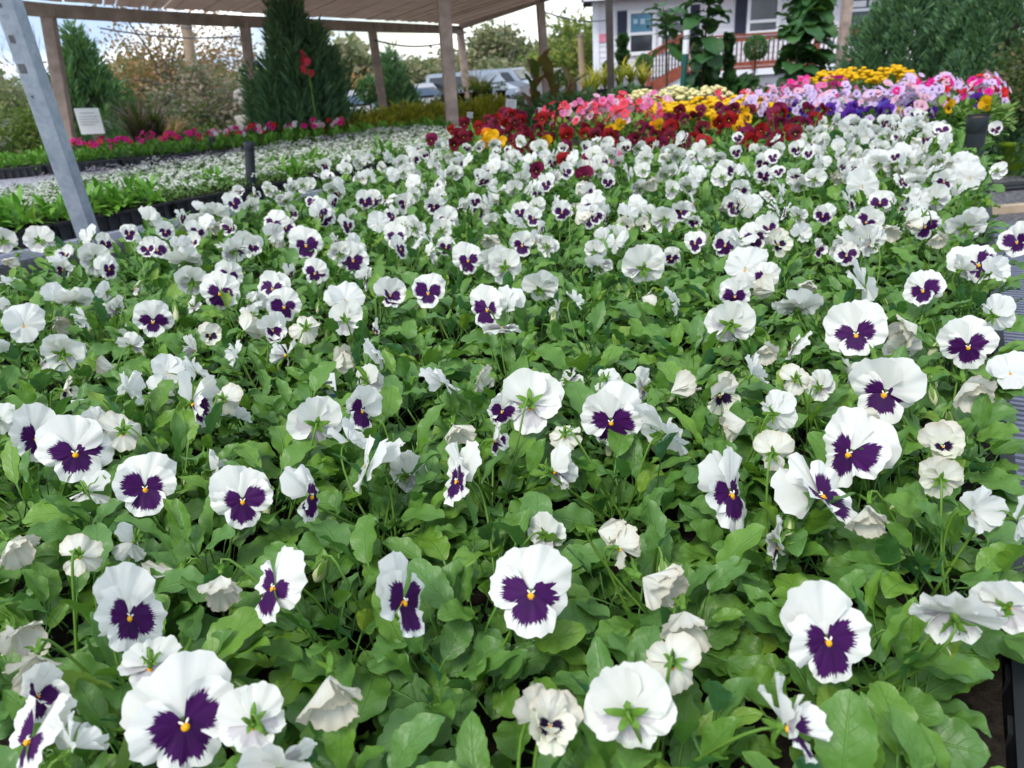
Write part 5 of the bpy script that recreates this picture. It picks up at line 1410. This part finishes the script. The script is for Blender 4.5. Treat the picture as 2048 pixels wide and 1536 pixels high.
# topiary balls and trained evergreens
def topiary(px, py, rpx, Y, label, bot=None):
    c = aty(px, py, Y); r = rpx * Y / FPX; base = Vector((c.x, c.y, 0)); t = thing('topiary_ball', label, 'shrub', base, 'clipped topiary balls')
    def fn(r_):
        d = Vector((r_.gauss(0, 1), r_.gauss(0, 1), r_.gauss(0, 1))).normalized(); return c + d * r * r_.uniform(.72, 1.0), d + Vector((r_.gauss(0, .6), r_.gauss(0, .6), r_.gauss(0, .6)))
    part('crown', spray_crown(fn, 2600, .032, .016, 'conifer_light', px), M['conifer_light'], t, True)
    mb = MB(); mb.tube([base + Vector((0, 0, .2)), c], [.016, .012], 7); part('trunk', mb, M['bark'], t, True); pot(t, base, .15, .25, 'pot_black')
topiary(1512, 95, 21, 12.4, 'round clipped topiary ball before the deck rail'); topiary(1408, 104, 23, 12.8, 'round clipped ball just right of the white-topped pole'); topiary(1288, 126, 14, 12.0, 'small clipped ball below the ramp rail'); topiary(737, 180, 22, 10.6, 'dark round topiary ball left of the leaning post'); topiary(1216, 133, 9, 14, 'tiny clipped ball at the house corner')
def column_plant(px, top, bot, w, Y, label):
    a, b = aty(px, bot, Y), aty(px + 0, top, Y); base = Vector((a.x, a.y, 0)); t = thing('climber_stake', label, 'plant', base); h = b.z - a.z; r = w * Y / FPX / 2
    def fn(r_):
        k = r_.random(); an = r_.uniform(0, 6.28); q = r * (1.2 - .7 * k) * (.7 + .5 * math.sin(k * 17)); return a.lerp(b, k) + Vector((q * math.cos(an), q * math.sin(an), 0)), Vector((math.cos(an), math.sin(an), .5))
    part('foliage', spray_crown(fn, 900, .07, .045, 'fig_leaf', px), M['fig_leaf'], t, True, kind='stuff')
    mb = MB(); mb.tube([base, b], .012, 6); part('stake', mb, M['bark'], t, True)
column_plant(1457, 68, 170, 13, 12.6, 'narrow climbing plant on a stake before the deck rail'); column_plant(1245, 70, 150, 16, 13.5, 'thin upright grey-green shrub before the left window')
t = thing('marker_pole', 'round pole, white at the top and dark green below, by the figs', 'pole', aty(1372, 170, 11.8)); t.location.z = 0
a, m1, m2, b = [aty(x, y, 11.8) for x, y in ((1365, 175), (1371, 108), (1372, 84), (1373, 60))]; d = (m1 - a).normalized(); a = a - d * (a.z / d.z)
mb = MB(); mb.tube([a, m1], .042, 12); part('lower_sleeve', mb, M['green_pole'], t, True)
mb = MB(); mb.tube([m1 + d * .002, m2 + d * .03], .045, 12); part('white_band', mb, M['board_white'], t, True)
mb = MB(); mb.tube([m2 + d * .032, m2 + d * .09], .041, 12); part('grey_band', mb, M['skirt_grey'], t, True)
mb = MB(); mb.tube([m2 + d * .092, b], .045, 12); part('white_top', mb, M['board_white'], t, True)
# hanging white cups on the pergola post, pale urn
c = aty(1084, 127, 9.2); t = thing('globe_lamp', 'pale round globe fixed on the pergola post above the cannas', 'lamp', c)
mb = MB(); mb.lathe([(0, -.05), (.03, -.045), (.05, -.02), (.053, .005), (.04, .035), (.02, .05), (0, .052)], 16, 0, c); part('globe', mb, M['board_white'], t, True)
mb = MB(); mb.tube([c + Vector((0, .05, -.02)), c + Vector((0, .14, -.04))], .012, 6); part('bracket', mb, M['dark_iron'], t, True)
c = aty(1116, 145, 10.5); t = thing('white_bowl', 'white bowl-shaped feeder on a thin rod right of the cannas', 'feeder', Vector((c.x, c.y, 0)))
mb = MB(); mb.lathe([(0, -.05), (.04, -.045), (.075, .02), (.09, .05), (.08, .05), (.06, .01), (0, -.03)], 16, 0, c); part('bowl', mb, M['board_white'], t, True)
mb = MB(); mb.tube([Vector((c.x, c.y, 0)), c - Vector((0, 0, .045))], .01, 6); part('rod', mb, M['dark_iron'], t, True)
c = aty(498, 240, 10.0); base = Vector((c.x, c.y, 0)); t = thing('urn_planter', 'pale stone urn topped by cream flower heads beside the big conifer', 'urn', base)
mb = MB(); mb.lathe([(0, 0), (.16, 0), (.16, .06), (.07, .12), (.06, c.z - .25), (.13, c.z - .12), (.17, c.z + .05), (.15, c.z + .06), (0, c.z + .02)], 18, 0, base); part('urn', mb, M['stone_pale'], t, True)
for q in range(9):
    cc_ = aty(488, 196, 10.0) + Vector((tr_.uniform(-.09, .09), tr_.uniform(-.06, .06), tr_.uniform(-.09, .07))); mb = MB(); mb.lathe([(0, -.05), (.045, -.03), (.06, 0), (.045, .035), (0, .05)], 9, 0, cc_); part('flower_head', mb, M['stone_pale'], t, True)
mb = MB(); mb.tube([aty(498, 240, 10), aty(489, 200, 10)], [.03, .02], 6); part('stem', mb, M['bark_grey'], t, True)
# plant cart with dark shelves
c = aty(950, 215, 10.0); base = Vector((c.x, c.y, 0)); t = thing('plant_cart', 'dark metal plant cart with two shelves before the vans', 'cart', base)
for sx in (-.42, .42):
    for sy in (-.2, .2):
        mb = MB(); mb.box(base + Vector((sx, sy, .5)), (.018, .018, .5)); part('upright', mb, M['dark_iron'], t)
for z in (.25, .62, .95):
    mb = MB(); mb.box(base + Vector((0, 0, z)), (.44, .22, .012)); part('shelf', mb, M['dark_iron'], t)
for q in range(5):
    p = base + Vector((-.34 + .17 * q, 0, .964)); tt = thing('potted_seedling', 'yellow-green plant in a black pot on the cart, %s from left' % ORD[q], 'plant', p, 'plants on the cart'); pot(tt, p, .06, .10, 'pot_black')
    o = obj('foliage', PET_FOL[q % 4], tt, (0, 0, .09), (0, 0, q), .8); o['kind'] = 'stuff'
# ------------------------------------------------------------------ house, deck, ramp
HY = 21.0
hx0 = aty(1188, 120, HY).x
h = thing('house', 'pale lilac-grey clapboard house with white trimmed windows', 'house', Vector((hx0, HY, 0)))
HX1, ZE = hx0 + 12.5, aty(1260, 4, HY).z + .06
sk = .75
mb = MB(); v8 = [(x, y, z) for x, y in ((hx0, HY + .06), (HX1, HY + .06), (HX1 + sk, HY + 6), (hx0 + sk, HY + 6)) for z in (0, ZE)]
mb.add(v8, [(0, 2, 3, 1), (2, 4, 5, 3), (4, 6, 7, 5), (6, 0, 1, 7), (1, 3, 5, 7), (0, 6, 4, 2)]); part('wall', mb, M['siding'], h)
z = .72; k = 0
while z < ZE - .02:
    z1 = min(z + .135, ZE)
    mb = MB(); y0, y1 = HY + .004, HY + .055
    mb.add([(hx0, HY - .006, z), (HX1, HY - .006, z), (HX1, HY + .012, z1 + .004), (hx0, HY + .012, z1 + .004), (hx0, y1, z), (HX1, y1, z), (HX1, y1, z1), (hx0, y1, z1)], [(0, 1, 2, 3), (0, 4, 5, 1), (4, 7, 6, 5), (3, 2, 6, 7), (0, 3, 7, 4), (1, 5, 6, 2)]); part('siding_plank', mb, M['siding'], h); z += .135
mb = MB(); mb.box((hx0 + .055, HY + .0, (ZE + .3) / 2 + .15), (.075, .035, (ZE - .3) / 2)); part('corner_board', mb, M['trim_white'], h)
mb = MB(); mb.box(((hx0 + HX1) / 2, HY - .24, ZE + .05), ((HX1 - hx0) / 2 + .3, .31, .05)); part('soffit', mb, M['soffit'], h)
mb = MB(); mb.box(((hx0 + HX1) / 2, HY - .57, ZE + .09), ((HX1 - hx0) / 2 + .3, .02, .10)); part('fascia', mb, M['trim_white'], h)
mb = MB(); rx0, rx1 = hx0 - .3, HX1 + .3
mb.add([(rx0, HY - .6, ZE + .2), (rx1, HY - .6, ZE + .2), (rx1, HY + 3, ZE + 1.5), (rx0 + .4, HY + 3, ZE + 1.5), (rx0 + .8, HY + 6.6, ZE + .2), (rx1, HY + 6.6, ZE + .2)], [(0, 1, 2, 3), (3, 2, 5, 4), (0, 3, 4), (1, 5, 2)]); part('roof', mb, M['roof_shingle'], h)
mb = MB(); mb.box(((hx0 + HX1) / 2, HY + .03, .36), ((HX1 - hx0) / 2, .02, .36)); part('skirting', mb, M['skirt_grey'], h)
def window(px0, py0, px1, py1, rails=(.5,), shutter_l=None, shutter_r=None, label=None, posters=()):
    a, b = aty(px0, py0, HY), aty(px1, py1, HY); x0, x1, z1 = a.x, b.x, a.z; z0 = aty(px0, py1, HY).z
    fw = .085
    f = MB()
    for c, hh in (((x0 + fw / 2, (z0 + z1) / 2), (fw / 2, (z1 - z0) / 2)), ((x1 - fw / 2, (z0 + z1) / 2), (fw / 2, (z1 - z0) / 2)), (((x0 + x1) / 2, z1 - fw / 2), ((x1 - x0) / 2 - fw, fw / 2)), (((x0 + x1) / 2, z0 + fw / 2), ((x1 - x0) / 2 - fw, fw / 2))):
        f.box((c[0], HY - .035, c[1]), (hh[0], .03, hh[1]))
    w = part('window', f, M['trim_white'], h, label=label)
    def sub(name, c, hh, mat):
        m_ = MB(); m_.box(Vector((c[0], c[1], c[2])) - h.location, hh); o = obj(name, m_.mesh(name, M[mat], False), w); return o
    sub('pane', ((x0 + x1) / 2, HY - .022, (z0 + z1) / 2), ((x1 - x0) / 2 - fw, .006, (z1 - z0) / 2 - fw), 'window_glass')
    for r in rails: sub('sash_rail', ((x0 + x1) / 2, HY - .036, z0 + (z1 - z0) * r), ((x1 - x0) / 2 - fw, .022, .035), 'trim_white')
    for u0, v0, u1, v1, mat in posters: sub('poster', (x0 + (x1 - x0) * (u0 + u1) / 2, HY - .031 - .002 * (mat == 'poster_pale'), z0 + (z1 - z0) * (v0 + v1) / 2), ((x1 - x0) * (u1 - u0) / 2, .002, (z1 - z0) * (v1 - v0) / 2), mat)
    for s, px in ((shutter_l, -1), (shutter_r, 1)):
        if s:
            sw = s * HY / FPX; cx = x0 - sw / 2 - .01 if px < 0 else x1 + sw / 2 + .01
            m_ = MB(); m_.box((cx, HY - .028, (z0 + z1) / 2), (sw / 2, .02, (z1 - z0) / 2))
            sh = part('shutter', m_, M['shutter_navy'], h)
            zz = z0 + .06
            sl = MB(); sl.box((0, 0, 0), (sw / 2 - .03, .010, .022), 0, Matrix.Rotation(R(28), 3, 'X')); slm = sl.mesh('louvre', M['shutter_navy'], False)
            while zz < z1 - .05:
                obj('louvre', slm, sh, Vector((cx, HY - .052, zz)) - h.location); zz += .058
window(1254, 21, 1310, 112, (.48,), 17, None, 'window with a teal poster in its upper sash', [(.14, .52, .86, .90, 'poster_teal'), (.22, .70, .36, .80, 'poster_pale'), (.46, .68, .62, .80, 'poster_pale'), (.68, .72, .80, .79, 'poster_pale')])
window(1317, 14, 1377, 104, (.40,), None, 17, 'window half hidden by fig leaves', [(.62, .62, .78, .74, 'poster_pale')])
window(1497, -40, 1556, 70, (.24,), 20)
window(1690, -55, 1768, 96, (.5,), None, None, 'tall window beside the dark conifers', [(.2, .54, .5, .62, 'board_white'), (.56, .54, .8, .62, 'board_white')])
c = aty(1203, 76, HY); mb = MB(); mb.box((c.x, HY - .02, c.z), (.11, .012, .095)); part('wall_sign', mb, M['pink_sign'], h, label='small pink sign on the end wall')
# deck
DY = 19.6
dk = thing('deck', 'red-brown timber deck with railing, pale skirt and ramp before the house', 'deck', Vector((aty(1500, 140, DY).x, DY, 0)))
xa, xb = aty(1385, 140, DY).x, aty(1700, 120, DY).x + .6
zf = aty(1480, 137, DY).z; zr = aty(1480, 70, DY).z
mb = MB(); mb.box(((xa + xb) / 2, (DY + HY) / 2, zf - .02), ((xb - xa) / 2, (HY - DY) / 2 - .03, .02)); part('floor', mb, M['red_wood'], dk)
mb = MB(); mb.box(((xa + xb) / 2, DY - .002, zf - .10), ((xb - xa) / 2, .025, .07)); part('rim_board', mb, M['trim_white'], dk)
mb = MB(); mb.box(((xa + xb) / 2, DY + .045, (zf - .18) / 2), ((xb - xa) / 2, .02, (zf - .18) / 2)); part('skirt', mb, M['skirt_grey'], dk)
def rail(p, q, hgt, posts, nb):
    p, q = Vector(p), Vector(q); up = Vector((0, 0, hgt))
    for off, w_, hh in ((0, .11, .045), (-.10, .04, .09)):
        mb = MB(); mb.beam(p + up + Vector((0, 0, off)), q + up + Vector((0, 0, off)), w_, hh); part('handrail' if off == 0 else 'top_rail', mb, M['red_wood'], dk)
    mb = MB(); mb.beam(p + Vector((0, 0, .10)), q + Vector((0, 0, .10)), .04, .09); part('bottom_rail', mb, M['red_wood'], dk)
    for k in range(posts + 1):
        c = p.lerp(q, k / posts); mb = MB(); mb.box(c + Vector((0, -.05, (hgt - .04) / 2)), (.05, .045, (hgt + .04) / 2)); part('post', mb, M['red_wood'], dk)
    bm_ = MB(); bm_.box((0, 0, 0), (.014, .014, (hgt - .24) / 2)); me = bm_.mesh('baluster', M['dark_iron'], False)
    for k in range(nb):
        c = p.lerp(q, (k + .5) / nb) + Vector((0, 0, .10 + (hgt - .20) / 2)); obj('baluster', me, dk, c - dk.location)
rail((xa, DY, zf), (xb, DY, zf), zr - zf, 3, 40)
ra, rb = aty(1296, 182, DY - .3), aty(1372, 138, DY - .3)
mb = MB(); mb.beam(ra - Vector((0, 0, .03)), rb - Vector((0, 0, .03)), .06, .16); part('ramp_stringer', mb, M['red_wood'], dk)
mb = MB(); mb.beam(ra + Vector((0, .62, .0)), rb + Vector((0, .62, .0)), 1.15, .03); part('ramp_floor', mb, M['red_wood'], dk)
mb = MB(); mb.add([(ra.x, DY - .26, 0), (rb.x, DY - .26, 0), (rb.x, DY - .26, rb.z - .12), (ra.x, DY - .26, ra.z - .12)], [(0, 1, 2, 3)]); part('ramp_skirt', mb, M['board_white'], dk)
rail(ra, rb, .82, 1, 12)
# brown post right of the fig with its lantern base
t = thing('wooden_post', 'grey-brown post between the fig and the tall window', 'post', aty(1692, 160, 12.5)); t.location.z = 0
a, b = aty(1678, 165, 12.5), aty(1702, -60, 12.5); d = (b - a).normalized(); a = a - d * (a.z / d.z); mb = MB(); prism(mb, a, b, .13, 0); part('shaft', mb, M['wood_brown'], t)
mb = MB(); prism(mb, a, a + d * .25, .17, 0); part('foot', mb, M['red_wood'], t)

# ------------------------------------------------------------------ parked vehicles beyond the shrubs
def car(px, Y, Lc, Hc, W_, mat, label, ang, prof, glass, zb=.0, name='parked_car', cat='car'):
    p = aty(px, 190, Y); base = Vector((p.x, Y, -1.04)); t = thing(name, label, cat, base, 'vehicles in the car park', R(ang))
    def loft(prof, hw, taper, mats, nm, top_in=0.0):
        mb = MB(); n = len(prof)
        sec = []
        for k, f in ((-1, .96), (-.86, 1.0), (.86, 1.0), (1, .96)):
            sec.append([Vector((x * f if abs(k) == 1 else x, k * hw * (1 - top_in * max(0, z - .95 * Hc * .55) / Hc), z)) for x, z in prof])
        mb.grid(sec, None, 0); 
        for i_ in (0, 3): mb.add(sec[i_], [tuple(range(n)) if i_ == 3 else tuple(range(n))[::-1]])
        return obj(nm, mb.mesh(nm, M[mats], False), t)
    loft(prof, W_ / 2, 0, mat, 'body', .35)
    for g_ in glass:
        for s in (-1, 1):
            mb = MB(); mb.add([Vector((x, s * (W_ / 2 * (1 - .35 * max(0, z - .52 * Hc) / Hc) + .006), z)) for x, z in g_], [tuple(range(len(g_)))]); obj('side_window', mb.mesh('side_window', M['car_glass'], False), t)
    fr = max(prof, key=lambda q: q[0])[0]
    ws = [q for q in prof if q[1] > .60 * Hc]
    x1 = max(q[0] for q in prof if q[1] > .93 * Hc); xw = max(q[0] for q in prof if .55 * Hc < q[1] < .72 * Hc)
    for nm, xa_, xb_ in (('windscreen', x1 + .03, xw + .02), ):
        mb = MB(); mb.add([(xa_, -W_ * .36, Hc * .93), (xa_, W_ * .36, Hc * .93), (xb_, W_ * .42, Hc * .66), (xb_, -W_ * .42, Hc * .66)], [(0, 1, 2, 3)]); obj(nm, mb.mesh(nm, M['car_glass'], False), t)
    for x in (-Lc * .31, Lc * .31):
        for s in (-1, 1):
            mb = MB(); mb.tube([(x, s * (W_ / 2 - .18), .33), (x, s * (W_ / 2 + .01), .33)], .33, 18); w = obj('wheel', mb.mesh('wheel', M['tyre']), t)
            mb = MB(); mb.tube([(x, s * (W_ / 2 + .011), .33), (x, s * (W_ / 2 + .02), .33)], .2, 14); obj('rim', mb.mesh('rim', M['alloy']), w)
    for s in (-1, 1):
        mb = MB(); mb.box((Lc / 2 - .04, s * W_ * .36, Hc * .45), (.05, .16, .07)); obj('headlight', mb.mesh('headlight', M['lamp_clear'], False), t)
        mb = MB(); mb.box((-Lc / 2 + .04, s * W_ * .38, Hc * .5), (.05, .10, .10)); obj('tail_light', mb.mesh('tail_light', M['lamp_red'], False), t)
def sedan(Lc, Hc):
    a = Lc / 2
    return [(-a, .3), (-a + .02, Hc * .58), (-a + .45, Hc * .64), (-a * .50, Hc * .98), (a * .10, Hc), (a * .46, Hc * .66), (a - .15, Hc * .56), (a, Hc * .42), (a - .04, .26)], [[(-a * .62, Hc * .66), (-a * .45, Hc * .93), (-.06, Hc * .95), (-.06, Hc * .66)], [(.02, Hc * .66), (.02, Hc * .95), (a * .08, Hc * .95), (a * .38, Hc * .66)]]
def van(Lc, Hc):
    a = Lc / 2
    return [(-a, .35), (-a, Hc * .9), (-a + .2, Hc), (a * .42, Hc), (a * .66, Hc * .66), (a - .1, Hc * .52), (a, Hc * .36), (a - .03, .3)], [[(-a * .85, Hc * .64), (-a * .85, Hc * .90), (-a * .3, Hc * .91), (-a * .3, Hc * .64)], [(-a * .25, Hc * .64), (-a * .25, Hc * .91), (a * .12, Hc * .91), (a * .12, Hc * .64)], [(a * .18, Hc * .64), (a * .18, Hc * .91), (a * .38, Hc * .9), (a * .56, Hc * .64)]]
pr_, gl_ = sedan(4.4, 1.45)
car(838, 42, 4.4, 1.42, 1.8, 'car_grey', 'pale grey car parked leftmost beyond the golden shrubs', -70, pr_, gl_)
car(874, 43, 4.4, 1.40, 1.8, 'car_blue', 'blue-grey car parked beside the central post', -84, pr_, gl_)
pr_, gl_ = van(5.0, 1.85)
car(945, 42, 5.0, 1.85, 1.95, 'car_white', 'white van parked between the two central posts', -38, pr_, gl_, name='parked_van', cat='van')
car(1005, 46, 5.0, 1.95, 1.95, 'car_white', 'white van parked behind the canna leaves', -30, pr_, gl_, name='parked_van', cat='van')
pr_, gl_ = sedan(4.4, 1.45)
car(700, 38, 4.4, 1.4, 1.8, 'car_grey', 'silver car half hidden by the big conifer', -60, pr_, gl_)
# ------------------------------------------------------------------ right-hand ground
def ground_tube(name, label, cat, pts, r, mat):
    q = [at(x, y, 0) for x, y in pts]; t = thing(name, label, cat, q[0])
    fine = []
    for i in range(len(q) - 1):
        for k in range(6): fine.append(q[i].lerp(q[i + 1], k / 6))
    fine.append(q[-1])
    for c in fine: c.z = r
    mb = MB(); mb.tube(fine, r, 8); part('hose', mb, M[mat], t, True)
ground_tube('garden_hose', 'black hose lying across the gravel below the lime pot', 'hose', ((1960, 368), (1990, 378), (2040, 374), (2110, 366)), .028, 'hose_black')
ground_tube('garden_hose', 'second black hose lying nearer on the gravel', 'hose', ((1955, 374), (1990, 384), (2040, 380), (2110, 374)), .022, 'hose_black')
a, b = at(1975, 428, 0), at(2120, 416, 0)
t = thing('timber_plank', 'pale tan timber edging plank on the gravel', 'plank', a); mb = MB(); mb.beam(a + Vector((0, 0, .03)), b + Vector((0, 0, .03)), .09, .06); part('board', mb, M['plank_tan'], t)
q = [at(x, y, .006) for x, y in ((1950, 545), (2140, 520), (2140, 440), (1965, 446))]; t = thing('weed_mat', 'dark grey weed mat on the ground beside the bench', 'mat', q[0]); mb = MB(); mb.add(q, [(0, 1, 2, 3)]); part('sheet', mb, M['mat_grey'], t)
